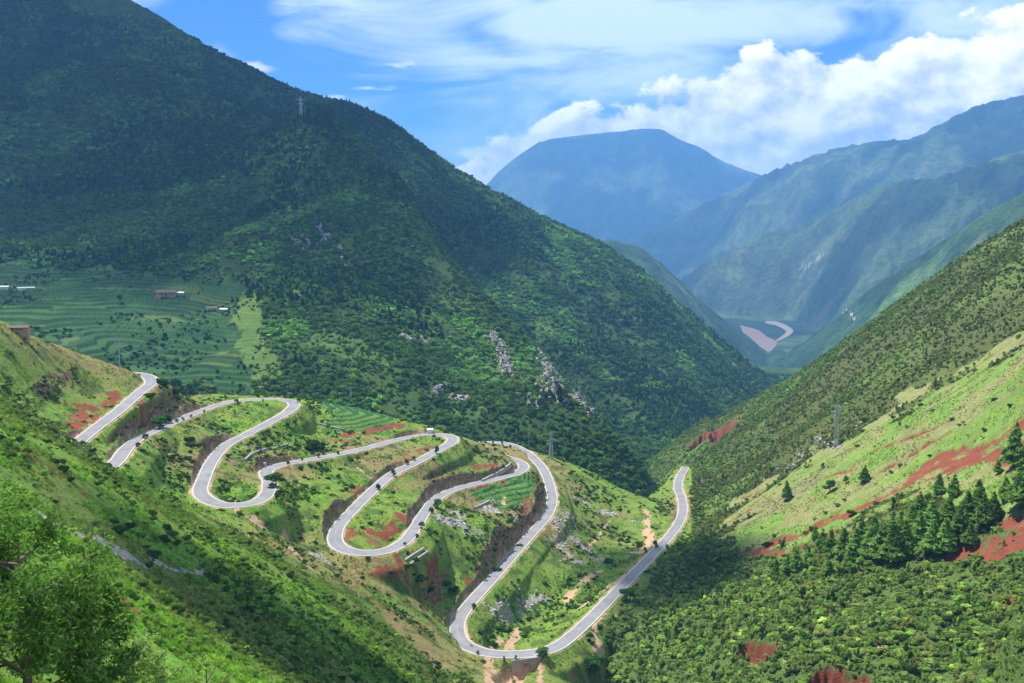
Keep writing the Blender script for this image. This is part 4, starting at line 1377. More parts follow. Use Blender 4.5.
# bushes that can be told apart in the photograph: pixel of the foot, half width in pixels, tone
DK = (.030, .065, .018); MDG = (.055, .11, .028); PALE = (.11, .17, .05)
SPOT = [(118, 531, 9, DK), (128, 527, 8, DK), (113, 523, 6, DK), (163, 541, 10, DK), (153, 556, 10, DK), (171, 535, 8, MDG), (176, 545, 7, DK), (150, 566, 6, DK), (100, 585, 8, DK), (108, 600, 9, DK), (118, 588, 9, DK),
        (132, 598, 9, MDG), (148, 609, 9, DK), (163, 603, 10, DK), (176, 612, 9, DK), (188, 608, 8, DK), (203, 622, 8, DK), (215, 630, 8, DK), (226, 627, 7, DK), (216, 582, 8, DK), (226, 590, 8, DK), (236, 585, 7, MDG), (240, 596, 6, DK),
        (205, 575, 6, MDG), (55, 462, 5, DK), (62, 470, 6, DK), (70, 480, 5, DK), (90, 452, 5, DK), (20, 440, 6, MDG), (135, 492, 5, DK), (130, 478, 4, DK), (150, 480, 4, MDG),
        (315, 447, 10, DK), (308, 449, 6, DK), (280, 492, 5, DK), (297, 492, 5, DK), (421, 580, 9, DK), (429, 586, 6, DK), (447, 585, 7, MDG), (453, 590, 6, DK), (415, 560, 4, DK), (392, 572, 4, DK), (408, 566, 5, DK),
        (238, 600, 7, DK), (250, 612, 8, DK), (265, 618, 8, DK), (300, 600, 6, MDG), (320, 610, 6, MDG), (335, 622, 7, MDG), (290, 575, 6, DK), (280, 560, 5, MDG), (205, 530, 5, DK), (230, 535, 5, DK), (245, 545, 6, DK), (262, 550, 5, MDG), (272, 558, 5, DK),
        (190, 440, 5, DK), (198, 445, 4, DK), (150, 396, 6, DK), (175, 394, 8, DK), (188, 392, 7, DK), (165, 385, 7, DK), (640, 545, 5, DK), (608, 562, 6, DK), (498, 570, 5, MDG), (520, 545, 4, MDG), (590, 600, 4, DK), (500, 628, 5, DK), (487, 640, 5, MDG), (480, 632, 4, DK), (494, 645, 5, DK),
        (805, 532, 4, MDG), (813, 530, 5, DK), (853, 514, 5, DK), (838, 505, 4, MDG), (826, 512, 3, MDG), (878, 503, 4, DK), (862, 520, 3, DK), (845, 500, 3, MDG), (900, 465, 3, MDG), (892, 472, 3, MDG), (930, 455, 2.5, DK), (768, 545, 6, DK), (775, 535, 3, MDG),
        (866, 420, 5, DK), (858, 446, 3, DK), (920, 405, 3, DK), (960, 425, 3, MDG), (995, 398, 3, MDG), (1010, 405, 3, DK), (985, 430, 3, DK), (720, 560, 6, DK), (745, 575, 7, DK), (735, 590, 7, DK), (775, 600, 7, MDG), (900, 600, 6, DK), (950, 620, 7, DK), (985, 605, 6, DK), (1000, 640, 8, DK), (905, 640, 8, DK), (790, 640, 9, DK), (845, 655, 8, DK), (910, 670, 8, MDG)]
spot = []
for (px, py, hw, t_) in SPOT:
    p = hit(px, py + 1)
    sz = hw * math.hypot(p[0], p[1]) / FPX
    spot.append((p[0], p[1], sz, np.array(t_) * random.uniform(.85, 1.2), int(layer_at(np.array([p[0]]), np.array([p[1]]))[0][0])))
# ------------------------------------------------------------------ which bushes become things
def place(o, x_, y_, z_, s_, rz=0.0, hz=1.0):
    o.location = (x_, y_, z_); o.rotation_euler = (0, 0, rz); o.scale = (s_, s_, s_ * hz)


ZW = {0: 'on the grassy road hill', 1: 'on the near hillside', 2: 'on the right-hand slope', 3: 'at the foot of the big mountain', 4: 'on the big mountain'}
used_lab = {}


LM = [((110, 548), 'the grey scree'), ((60, 478), 'the brown broken bank'), ((96, 408), 'the uppermost road'), ((165, 430), 'the second road stretch'), ((205, 490), 'the leftmost hairpin'), ((268, 485), 'the small inner bend'),
      ((290, 402), 'the far upper hairpin'), ((360, 553), 'the middle hairpin'), ((450, 437), 'the far middle hairpin'), ((430, 510), 'the lower gully head'), ((465, 635), 'the lowest hairpin'), ((340, 490), 'the road island'), ((240, 455), 'the inner meadow'),
      ((510, 560), 'the steep cutting'), ((550, 490), 'the crest bend'), ((600, 605), 'the straight road'), ((680, 490), 'the last bend'), ((595, 630), 'the earth track'), ((310, 560), 'the pale gully'), ((420, 600), 'the footpath'), ((500, 610), 'the white outcrop'),
      ((300, 640), 'the shaded hillside'), ((380, 650), 'the hillside foot'), ((180, 610), 'the wooded gully'), ((60, 600), 'the corner tree'), ((180, 670), 'the pale foreground bushes'), ((250, 670), 'the bottom edge meadow'), ((220, 560), 'the green hillside band'),
      ((20, 430), 'the left edge crest'), ((700, 570), 'the lower wood top'), ((680, 650), 'the lower wood bottom'), ((765, 650), 'the left red gully'), ((845, 675), 'the bottom red gully'), ((640, 660), 'the wood below the track'),
      ((800, 590), 'the short pines'), ((880, 575), 'the tallest pine'), ((960, 570), 'the right front pines'), ((920, 630), 'the scrub below the pines'), ((1000, 650), 'the bottom right corner'), ((840, 515), 'the long red gully'), ((960, 600), 'the olive scrub'), ((830, 620), 'the bright scrub'),
      ((960, 465), 'the upper red gullies'), ((1005, 540), 'the right red gully'), ((835, 435), 'the lattice pylon'), ((800, 490), 'the lone pines'), ((900, 420), 'the grass belt'), ((950, 350), 'the dark scrub belt'), ((990, 600), 'the small red patch')]


def shrub_key(x_, y_, s_, t_, zone):
    px_, py_ = proj(np.array([x_]), np.array([y_]), ground(np.array([x_]), np.array([y_])))
    px_, py_ = float(px_[0]), float(py_[0])
    b_ = t_[0] + t_[1]
    tone = 'dark' if b_ < .12 else ('green' if b_ < .19 else 'yellowish')
    wd = s_ * FPX / math.hypot(x_, y_)
    sz = 'large' if wd > 10 else ('medium' if wd > 6 else 'small')
    k = min(LM, key=lambda q_: (q_[0][0] - px_) ** 2 + (q_[0][1] - py_) ** 2)
    dx = px_ - k[0][0]; dy = py_ - k[0][1]
    side = ('right of' if dx > 0 else 'left of') if abs(dx) > abs(dy) else ('below' if dy > 0 else 'above')
    return (sz + ' ' + tone, side + ' ' + k[1]), px_


ORD = ['', 'second', 'third', 'fourth', 'fifth', 'sixth', 'seventh', 'eighth', 'ninth', 'tenth', 'eleventh', 'twelfth', 'thirteenth', 'fourteenth', 'fifteenth', 'sixteenth', 'seventeenth', 'eighteenth']


def zof(x_, y_):
    return ground(x_, y_)


pool = []
for zi, (bx_, by_, bs_, bt_) in ((2, B_right), (0, B_hill), (1, B_near)):
    r_ = np.hypot(bx_, by_)
    px_, py_ = proj(bx_, by_, ground(bx_, by_))
    inn = (px_ > 3) & (px_ < 1021) & (py_ < 690) & (py_ > 0) & visible(bx_, by_, .5)
    pool.append((bs_ / r_ * inn, zi))
allsz = np.concatenate([p[0] for p in pool])
N_IND = 300 - len(spot)
thr = np.sort(allsz)[-N_IND]
chosen = []
rest = {}
for (szv, zi), (bx_, by_, bs_, bt_) in zip(pool, (B_right, B_hill, B_near)):
    pick = szv >= thr
    for k in np.nonzero(pick)[0]:
        chosen.append((bx_[k], by_[k], bs_[k], bt_[k], zi))
    rest[zi] = (bx_[~pick], by_[~pick], bs_[~pick], bt_[~pick])
print('shrub pools', {k: len(v[0]) for k, v in rest.items()}, 'things', len(chosen), 'thr px', thr * FPX)
labcount = {}
recs = []
byk = {}
for q_ in chosen + spot:
    k_, px_ = shrub_key(*q_)
    byk.setdefault(k_, []).append((px_, q_))
for (a_, b_), l_ in byk.items():
    l_.sort(key=lambda u_: u_[0])
    m_ = len(l_)
    for r_, (px_, q_) in enumerate(l_):
        if m_ == 1: lab = '%s leafy shrub growing %s' % (a_, b_)
        elif r_ == 0: lab = 'leftmost of the %s shrubs %s' % (a_, b_)
        elif r_ == m_ - 1: lab = 'rightmost of the %s shrubs %s' % (a_, b_)
        else: lab = '%s from the left of the %s shrubs %s' % (ORD[min(r_, 17)], a_, b_)
        recs.append((*q_, lab, 'shrubs on the slopes'))
protos = {}
for n_, (x_, y_, s_, t_, zi, lab, grp) in enumerate(recs):
    fine_ = math.hypot(x_, y_) < 330 or s_ * FPX / math.hypot(x_, y_) > 6
    src = random.choice(SHRUB_FINE if fine_ else SHRUB_MID)
    if src.name not in protos:
        o = bpy.data.objects.new('shrub', src); protos[src.name] = o
    else:
        o = protos[src.name].copy()
    COL.objects.link(o)
    z_ = float(ground(np.array([x_]), np.array([y_]))[0])
    place(o, x_, y_, z_ - .05, s_, random.uniform(0, 6.28), random.uniform(.8, 1.2))
    o['tint'] = [float(c) for c in t_]
    tag(o, lab, 'shrub', grp)
for zi, nm, lb in ((2, 'scrub', 'dense scrub covering the right-hand slope above and below the red gullies'), (0, 'bushes', 'low bushes scattered over the grassy hill between the road bends'), (1, 'undergrowth', 'mixed undergrowth growing over the near hillside')):
    x, y, s, tn = rest[zi]
    r_ = np.hypot(x, y)
    scatter(nm, np.c_[x, y, ground(x, y)], s, tn, SHRUB_MID + (ROUND_SMALL if zi == 2 else []), lb, nm)
# grass tufts on the near and road slopes
x, y, g = cand(300000, 45, 620, 7)
l_, i, j = layer_at(x, y)
nn = fbm(x, y, 9, 3, 661)
ok = ((l_ == 1) | (l_ == 0) | BELT[i, j] | (l_ == 2)) & (g.random(len(x)) < smooth(nn, .38, .6) * np.where((l_ == 1) | ((l_ == 2) & ~BELT[i, j]), .95, .30)) & (RD[i, j] > 5.6) & (MK[i, j].max(-1) < .4)
x, y = x[ok], y[ok]; v = visible(x, y, 1); x, y = x[v], y[v]
l_, i, j = layer_at(x, y)
n = len(x)
tn = ALB[i, j] * (np.exp(g.normal(0, .25, n)) * .95)[:, None]
scatter('grass', np.c_[x, y, ground(x, y)], .35 + .5 * g.random(n), tn, TUFT, 'long green grass growing over the slopes', 'grass')
print('counts', CNT, 'grass', n)


# ------------------------------------------------------------------ single trees
def tree_thing(name, crown_me, trunk_me, x_, y_, h, tint, label, cat, group=None, wide=1.0, proto={}):
    key = (crown_me.name, trunk_me.name, name)
    if key not in proto:
        root = bpy.data.objects.new(name, None); root.empty_display_size = .2
        tr = bpy.data.objects.new('trunk', trunk_me); cr = bpy.data.objects.new('crown', crown_me)
        proto[key] = (root, tr, cr)
    else:
        root, tr, cr = [q_.copy() for q_ in proto[key]]
    for q_ in (root, tr, cr): COL.objects.link(q_)
    tr.parent = root; cr.parent = root
    z_ = float(ground(np.array([x_]), np.array([y_]))[0])
    root.location = (x_, y_, z_ - .05); root.rotation_euler = (random.gauss(0, .03), random.gauss(0, .03), random.uniform(0, 6.28)); root.scale = (h * wide, h * wide, h)
    cr['tint'] = [float(c) for c in tint]
    tag(root, label, cat, group)
    return root


def tree_px(kind, px, py, hp, tint, label, cat, group=None, wide=1.0, name='tree'):
    p = hit(px, py)
    h = hp * (.80 if kind is PINES else .82) * math.hypot(p[0], p[1]) / FPX
    c_, t_, _ = random.choice(kind)
    return tree_thing(name, c_, t_, p[0], p[1], h, tint, label, cat, group, wide)


PT = lambda: np.array((.115, .195, .050)) * random.uniform(.8, 1.3)
RT = lambda: np.array((.045, .10, .028)) * random.uniform(.75, 1.3)
pines = [(787, 500, 24, 'lone slim pine left of the small round trees above the red gully'), (864, 482, 20, 'tallest of the trees standing alone on the grass above the red gully'),
         (938, 494, 24, 'pine at the top edge of the stand under the upper red gullies'), (920, 514, 26, 'pine at the upper left shoulder of the stand'), (953, 497, 26, 'pine beside the topmost of the stand, just right of it'), (979, 509, 34, 'tall dark pine at the upper right of the stand'),
         (984, 526, 37, 'tall pine at the right end of the stand'), (968, 520, 34, 'pine behind the tall pine at the right end'), (961, 539, 38, 'front pine near the right end of the stand'), (945, 552, 40, 'front pine right of the stand\'s middle'), (932, 556, 42, 'front pine in the middle of the stand'),
         (920, 545, 40, 'pine in the stand\'s middle behind the front row'), (906, 557, 44, 'front pine left of the stand\'s middle'), (893, 563, 50, 'tallest pine of the stand, left of its middle'), (882, 561, 46, 'pine crowding the tallest pine from the left'), (869, 562, 42, 'front pine above the pale clearing in the scrub'),
         (856, 562, 42, 'pine in the left half of the stand with a leaning crown'), (843, 560, 40, 'front pine in the left third of the stand'), (832, 556, 32, 'slim pine at the left third of the stand'), (822, 552, 28, 'pine standing in front of the small red patch'), (809, 567, 26, 'short pine in the left tail of the stand'),
         (797, 573, 30, 'pine in the left tail beside the dark round tree'), (786, 578, 30, 'dark pine near the left end of the stand'), (775, 580, 26, 'last pine at the left end of the stand'), (1013, 468, 44, 'tall pine at the right edge over the red gullies'), (1020, 510, 56, 'big dark pine at the right edge of the photo'),
         (998, 474, 18, 'short pine left of the pines at the right edge'), (1005, 500, 26, 'pine on the grass left of the big pine at the right edge'), (931, 530, 34, 'pine behind the middle of the stand'), (900, 540, 34, 'pine behind the stand left of the middle'), (873, 545, 36, 'pine behind the left half of the stand'),
         (947, 520, 30, 'pine in the back row right of the middle'), (993, 518, 30, 'small pine right of the right end of the stand'), (912, 528, 28, 'slim pine in the back row under the upper shoulder'), (860, 540, 22, 'short pine at the back of the left half'), (970, 545, 26, 'short front pine beside the lower red streak'),
         (815, 540, 18, 'small pine under the long red gully'), (1016, 440, 20, 'small pine on the skyline of grass at the right edge'), (828, 575, 24, 'short pine buried in scrub below the left tail'), (849, 572, 26, 'short pine in front of the left third')]
for (px, py, hp, lb) in pines:
    tree_px(PINES, px, py, hp, PT(), lb, 'pine tree', 'pines on the right-hand slope', wide=random.uniform(1.05, 1.4), name='pine_tree')
rounds = [(830, 491, 15, 'round tree on the grass between two lone trees above the red gully'), (846, 483, 10, 'smallest round tree on the grass above the red gully'), (160, 429, 17, 'leafy tree overhanging the second stretch of road'), (167, 424, 13, 'leafy tree beside the one overhanging the second road'),
          (145, 441, 10, 'small tree on the outer edge of the second road'), (138, 449, 9, 'lowest small tree on the outer edge of the second road'), (177, 423, 6, 'tiny verge tree right of the overhanging tree'), (183, 421, 5, 'second tiny verge tree right of the overhanging tree'),
          (191, 418, 5, 'tiny verge tree halfway along the second road'), (204, 414, 5, 'tiny verge tree near the far end of the second road'), (237, 404, 7, 'bushy tree on top of the rise before the far upper hairpin'), (299, 403, 7, 'bushy tree just outside the far upper hairpin'),
          (276, 487, 20, 'tall leafy tree beside the small inner bend'), (277, 500, 11, 'lower tree under the tall one at the inner bend'), (288, 465, 6, 'first verge tree of the row after the inner bend'), (302, 461, 5, 'second verge tree of the row after the inner bend'), (319, 458, 7, 'third verge tree after the inner bend'),
          (338, 455, 6, 'last verge tree before the road turns to the middle hairpin'), (263, 402, 4, 'tiny tree at the inside of the far upper hairpin'), (378, 490, 9, 'lowest verge tree above the middle hairpin'), (393, 477, 11, 'verge tree halfway below the far middle hairpin'), (407, 465, 8, 'paired verge tree below the far middle hairpin, left one'),
          (414, 461, 7, 'paired verge tree below the far middle hairpin, right one'), (437, 454, 12, 'tallest verge tree just below the far middle hairpin'), (438, 508, 13, 'largest verge tree above the lower gully'), (431, 514, 10, 'tree left of the largest verge tree above the gully'), (422, 529, 11, 'verge tree where the road leaves the middle hairpin'),
          (417, 539, 8, 'lowest verge tree where the road leaves the middle hairpin'), (405, 546, 6, 'tiny tree on the outside of the middle hairpin'), (493, 444, 5, 'first small tree on the far bend of the crest road'), (502, 445, 5, 'second small tree on the far bend of the crest road'), (510, 449, 6, 'third small tree on the far bend of the crest road'),
          (474, 609, 9, 'young tree on the inner edge of the cutting road'), (478, 655, 7, 'young tree on the outer edge of the lowest hairpin'), (504, 660, 6, 'young tree left of the culvert'), (516, 659, 6, 'young tree over the culvert arch'), (543, 657, 15, 'bushy round tree at the roadside right of the culvert'),
          (592, 676, 26, 'dark round tree below the earth track'), (600, 668, 18, 'smaller round tree behind the dark one below the track'), (630, 602, 20, 'round tree at the top of the lower wood beside the road'), (655, 548, 10, 'small tree leaning over the straight road'), (645, 553, 8, 'small tree left of the one leaning over the straight road'),
          (611, 566, 9, 'small tree on the grass above the straight road'), (590, 640, 12, 'small tree right of the earth track'), (120, 302, 11, 'dark tree left of the farmhouse among the terraces'), (127, 318, 7, 'dark tree between terraces below the farmhouse'), (160, 388, 12, 'first of the dark trees below the terraces'), (175, 390, 15, 'largest of the dark trees below the terraces'), (190, 392, 13, 'rightmost of the dark trees below the terraces')]
for (px, py, hp, lb) in rounds:
    tree_px(ROUND, px, py, hp, RT(), lb, 'tree', 'trees by the road and on the slopes', wide=random.uniform(1.2, 1.6) if hp > 12 else random.uniform(.75, 1.05))


# ------------------------------------------------------------------ trees close to the viewpoint
def leafy_tree(name, px, Y, top_py, spread, nleaf, lsize, tint, label, seed, droop=.2, zbase=None):
    g = np.random.default_rng(seed)
    a = at(px, 400, Y); x_, y_ = a[0], a[1]
    gz = float(ground(np.array([x_]), np.array([y_]))[0])
    top = at(px, top_py, Y)[2]
    h = top - gz
    root = bpy.data.objects.new(name, None); COL.objects.link(root); root.location = (x_, y_, gz)
    ts = [tube([(0, 0, -.5), (.1, 0, h * .2), (-.1, .1, h * .45), (.05, 0, h * .8)], [h * .024, h * .019, h * .013, h * .004], 8)]
    tips = []
    for k in range(34):
        z0 = h * (.02 + .72 * g.random()); a_ = g.random() * 6.283
        l = spread * (1.05 - .65 * max(0, (z0 / h - .35))) * (.55 + .45 * g.random())
        e_ = .25 + .75 * g.random()
        p1_ = np.array([math.cos(a_) * l * .5, math.sin(a_) * l * .5, z0 + l * e_ * .45]); p2_ = np.array([math.cos(a_) * l, math.sin(a_) * l, min(z0 + l * e_ * .8, h * .97)])
        ts.append(tube([(0, 0, z0), p1_, p2_], [h * .008, h * .005, h * .0015], 5))
        for q_ in range(6):
            f_ = .35 + .65 * (q_ / 5)
            c_ = p1_ * (1 - f_) + p2_ * f_ + g.normal(0, spread * .11, 3)
            tips.append(c_)
    for k in range(10):
        tips.append(np.array([g.normal(0, spread * .22), g.normal(0, spread * .22), h * (.75 + .25 * g.random())]))
    tips = np.array(tips)
    # leaf sprays: each tip carries a small tilted fan of leaves
    n = int(nleaf * .42); k = g.integers(0, len(tips), n)
    cr_ = spread * .085
    d = g.normal(size=(n, 3)) * cr_ * np.array([1, 1, .55])
    P = tips[k] + d
    nn = g.normal(size=(n, 3)) * .65 + np.array([0, 0, .9]) + d / cr_ * .35
    nn /= np.linalg.norm(nn, axis=1)[:, None]
    aa = np.cross(nn, g.normal(size=(n, 3))); aa /= np.linalg.norm(aa, axis=1)[:, None]; bb = np.cross(nn, aa)
    s = 1.75 * lsize * (.6 + .8 * g.random(n))
    A = aa * (s * .9)[:, None]; B = bb * (s * .36)[:, None]; bend = nn * (s * .22)[:, None]
    V_ = np.stack([P - A - bend, P + B, P + A - bend, P - B], 1).reshape(-1, 3)
    cm = mixed_mesh('leaves', [(V_, np.arange(n * 4).reshape(-1, 4), g.random(n), 0)], [M_LEAF])
    tv, tf = join_tubes(ts)
    tm = mixed_mesh('trunk', [(tv, tf, 0, 0)], [M_BARK])
    tr = bpy.data.objects.new('trunk', tm); cr = bpy.data.objects.new('crown', cm)
    for o in (tr, cr): COL.objects.link(o); o.parent = root
    cr['tint'] = [float(c) for c in tint]
    tag(root, label, 'tree')
    return root


leafy_tree('leafy_tree', 8, 46, 498, 4.3, 30000, .105, (.085, .160, .040), 'tall leafy tree filling the bottom left corner', 71)
leafy_tree('leafy_tree', 62, 50, 548, 3.0, 17000, .10, (.060, .120, .030), 'darker leafy tree right behind the corner tree', 72)
leafy_tree('leafy_tree', -25, 60, 452, 3.6, 16000, .11, (.15, .26, .065), 'bright green tree at the left edge above the corner tree', 73)
leafy_tree('leafy_tree', 120, 56, 618, 2.3, 11000, .085, (.17, .25, .085), 'pale green tree right of the corner tree', 74)
leafy_tree('leafy_tree', 75, 72, 508, 2.6, 9000, .11, (.12, .21, .055), 'open thin tree in front of the stone scree', 75)
leafy_tree('leafy_tree', 195, 62, 652, 2.0, 8000, .08, (.17, .25, .060), 'yellow green bushy tree at the bottom edge', 76)
leafy_tree('leafy_tree', 150, 58, 660, 1.6, 6000, .08, (.14, .20, .075), 'greyish green low tree at the bottom edge', 77)
leafy_tree('leafy_tree', 232, 70, 668, 1.6, 5000, .08, (.15, .25, .045), 'low bright bushy tree right of the yellow green one', 78)
# ------------------------------------------------------------------ air
def box_obj(name, lo_, hi_, mat_):
    x0_, y0_, z0_ = lo_; x1__, y1__, z1_ = hi_
    V_ = [(x0_, y0_, z0_), (x1__, y0_, z0_), (x1__, y1__, z0_), (x0_, y1__, z0_), (x0_, y0_, z1_), (x1__, y0_, z1_), (x1__, y1__, z1_), (x0_, y1__, z1_)]
    F_ = [(0, 3, 2, 1), (4, 5, 6, 7), (0, 1, 5, 4), (1, 2, 6, 5), (2, 3, 7, 6), (3, 0, 4, 7)]
    return mesh_obj(name, V_, F_, mat_)


mh = bpy.data.materials.new('air'); mh.use_nodes = True
t = NT(mh.node_tree)
pv = t.n('ShaderNodeVolumePrincipled', {'Color': (.21, .51, 1.0, 1), 'Density': 7.0e-5, 'Anisotropy': .0})
t.n('ShaderNodeOutputMaterial', {'Volume': pv.outputs[0]})
mh.cycles.homogeneous_volume = True
zmin, zmax = float(allV[:, 2].min()), float(allV[:, 2].max())
hz = box_obj('haze', (-15500, -700, zmin - 1), (15500, 19500, zmax + 15), mh)
tag(hz, 'pale blue air between the near slopes and the far mountains', 'haze', kind='stuff')


# ------------------------------------------------------------------ clouds overhead (outside the frame), above the haze: they shade parts of the slopes
mc = bpy.data.materials.new('cloud_white'); mc.use_nodes = True
t = NT(mc.node_tree)
d_ = t.n('ShaderNodeBsdfDiffuse', {'Color': (.9, .9, .9, 1)}); tr_ = t.n('ShaderNodeBsdfTranslucent', {'Color': (.9, .9, .9, 1)}); tp_ = t.n('ShaderNodeBsdfTransparent')
mx_ = t.n('ShaderNodeMixShader', {0: .5, 1: d_.outputs[0], 2: tr_.outputs[0]})
lp = t.n('ShaderNodeMixShader', {0: .08, 1: mx_.outputs[0], 2: tp_.outputs[0]})
t.n('ShaderNodeOutputMaterial', {0: lp.outputs[0]})
CLOUD_Z = zmax + 450
print('zmax', zmax)


def cloud(targets, seed, m_c=None):
    """targets: (point on the ground to shade, radius)"""
    import bmesh
    g = np.random.default_rng(seed)
    Vs = []; Fs = []; o_ = 0
    for (T_, ra) in targets:
        k_ = (CLOUD_Z - T_[2]) / S_DIR.z
        c_ = np.array([T_[0] + S_DIR.x * k_, T_[1] + S_DIR.y * k_, CLOUD_Z])
        bm = bmesh.new(); bmesh.ops.create_icosphere(bm, subdivisions=5, radius=1.0)
        v = np.array([q_.co for q_ in bm.verts]); f = np.array([[y_.index for y_ in q_.verts] for q_ in bm.faces]); bm.free()
        nz = fbm(v[:, 0] * 1.7 + seed * 3.3 + v[:, 2] * 1.1, v[:, 1] * 1.7 + v[:, 2] * .9 + seed, 1.0, 5, seed)
        v = v * (.62 + .8 * nz)[:, None]
        v[:, 2] *= .38
        Vs.append(v * ra + c_); Fs.append(f + o_); o_ += len(v)
    o = mesh_obj('cloud', np.vstack(Vs), np.vstack(Fs), m_c or mc, smooth_=True)
    tag(o, kind='structure')
    return o


cloud([(at(60, 40, 2400), 560), (at(190, 90, 2300), 460), (at(0, 150, 2000), 380), (at(330, 115, 2280), 260), (at(400, 140, 2300), 170), (at(130, 170, 1950), 260), (at(-150, 60, 2300), 520), (at(90, 0, 2700), 420), (at(0, -60, 2800), 480)], 5)
mthin = mc.copy(); mthin.name = 'thin_cloud_white'
[n_ for n_ in mthin.node_tree.nodes if n_.type == 'MIX_SHADER' and abs(n_.inputs[0].default_value - .08) < .001][0].inputs[0].default_value = .74
cloud([(at(300, 165, 1680), 250), (at(215, 215, 1560), 260), (at(330, 230, 1500), 190), (at(90, 235, 1560), 260), (at(420, 190, 1800), 170)], 9, mthin)
mthin2 = mthin.copy(); mthin2.name = 'half_thin_cloud_white'
[n_ for n_ in mthin2.node_tree.nodes if n_.type == 'MIX_SHADER' and abs(n_.inputs[0].default_value - .74) < .001][0].inputs[0].default_value = .4
cloud([(at(660, 570, 540), 44), (at(690, 590, 490), 36), (at(735, 580, 500), 26)], 6, mthin2)
cloud([(at(300, 640, 250), 34), (at(350, 665, 265), 30), (at(240, 625, 220), 22), (at(385, 678, 285), 17)], 8)
# ------------------------------------------------------------------ loose stone
def stone_mesh(seed):
    import bmesh
    bm = bmesh.new(); bmesh.ops.create_icosphere(bm, subdivisions=2, radius=1.0)
    v = np.array([q_.co for q_ in bm.verts]); f = np.array([[y_.index for y_ in q_.verts] for q_ in bm.faces]); bm.free()
    g = np.random.default_rng(seed)
    for _ in range(9):                      # knock flat faces off
        n_ = g.normal(size=3); n_ /= np.linalg.norm(n_); d_ = .45 + .3 * g.random()
        k_ = v @ n_; v = v - np.where(k_ > d_, k_ - d_, 0)[:, None] * n_
    v = v * np.array([1.2, .85, .6])
    return mixed_mesh('stone', [(v, f, .5, 0)], [M_ROCKS])


M_ROCKS = bpy.data.materials.new('weathered_stone'); M_ROCKS.use_nodes = True
t = NT(M_ROCKS.node_tree)
ti_ = t.n('ShaderNodeAttribute', attribute_name='tint', attribute_type='INSTANCER').outputs['Color']
nz_ = t.noise(t.n('ShaderNodeNewGeometry').outputs['Position'], 2.5, 4, .6)
bs_ = t.n('ShaderNodeBsdfPrincipled', {'Base Color': t.mix(nz_, t.mix(1.0, ti_, (.55, .55, .55), 'MULTIPLY'), t.mix(1.0, ti_, (1.3, 1.3, 1.3), 'MULTIPLY')), 'Roughness': .95, 'Specular IOR Level': .2})
t.n('ShaderNodeOutputMaterial', {0: bs_.outputs[0]})
STONES = [stone_mesh(s) for s in (81, 82, 83)]
x, y, g = cand(1100000, 80, 1500, 8)
l_, i, j = layer_at(x, y)
mk1 = MK[i, j, 1]; mk0 = np.maximum(MK[i, j, 0] * .25, CUT[i, j] * .5)
nn = fbm(x, y, 6, 3, 671)
ok = (g.random(len(x)) < (mk1 * smooth(nn, .36, .58) * .9 + mk0 * smooth(nn, .5, .66) * .35)) & (RD[i, j] > 5.2) & (l_ < 4)
x, y, mk1 = x[ok], y[ok], mk1[ok]; v = visible(x, y, 1); x, y, mk1 = x[v], y[v], mk1[v]
n = len(x); r_ = np.hypot(x, y)
s = (.22 + .75 * g.random(n) ** 3) * np.clip(r_ / 420, .4, 2.6)
tn = np.where((mk1 > .35)[:, None], tints(g, n, [(.30, .28, .25), (.45, .42, .38), (.20, .19, .18)], .15), tints(g, n, [(.26, .13, .09), (.16, .11, .09), (.30, .20, .15)], .2))
scatter('stones', np.c_[x, y, ground(x, y)], s, tn, STONES, 'grey and reddish broken stones lying on scree, outcrops and cuttings', 'stones')
print('stones', n)


# ------------------------------------------------------------------ lattice pylons, poles, posts
def bars(segs, w_):
    """square bars between points, one mesh"""
    V_ = []; F_ = []
    for a_, b_ in segs:
        a_ = np.array(a_, float); b_ = np.array(b_, float); d = b_ - a_; L_ = np.linalg.norm(d)
        if L_ < 1e-6: continue
        d /= L_; u_ = np.cross(d, [0.13, .31, .94]); u_ /= np.linalg.norm(u_); v_ = np.cross(d, u_); o_ = len(V_)
        for p_ in (a_, b_):
            for su, sv_ in ((-1, -1), (1, -1), (1, 1), (-1, 1)):
                V_.append(p_ + (u_ * su + v_ * sv_) * w_ / 2)
        for q_ in range(4): F_.append((o_ + q_, o_ + (q_ + 1) % 4, o_ + 4 + (q_ + 1) % 4, o_ + 4 + q_))
        F_.append((o_ + 3, o_ + 2, o_ + 1, o_)); F_.append((o_ + 4, o_ + 5, o_ + 6, o_ + 7))
    return np.array(V_), np.array(F_)


def part(name, VF, m_, parent):
    o = mesh_obj(name, VF[0], VF[1], m_)
    o.parent = parent
    return o


def thing(name, p, label, cat, group=None, rz=0.0):
    o = bpy.data.objects.new(name, None); COL.objects.link(o); o.empty_display_size = .3
    o.location = tuple(p); o.rotation_euler = (0, 0, rz)
    tag(o, label, cat, group)
    return o


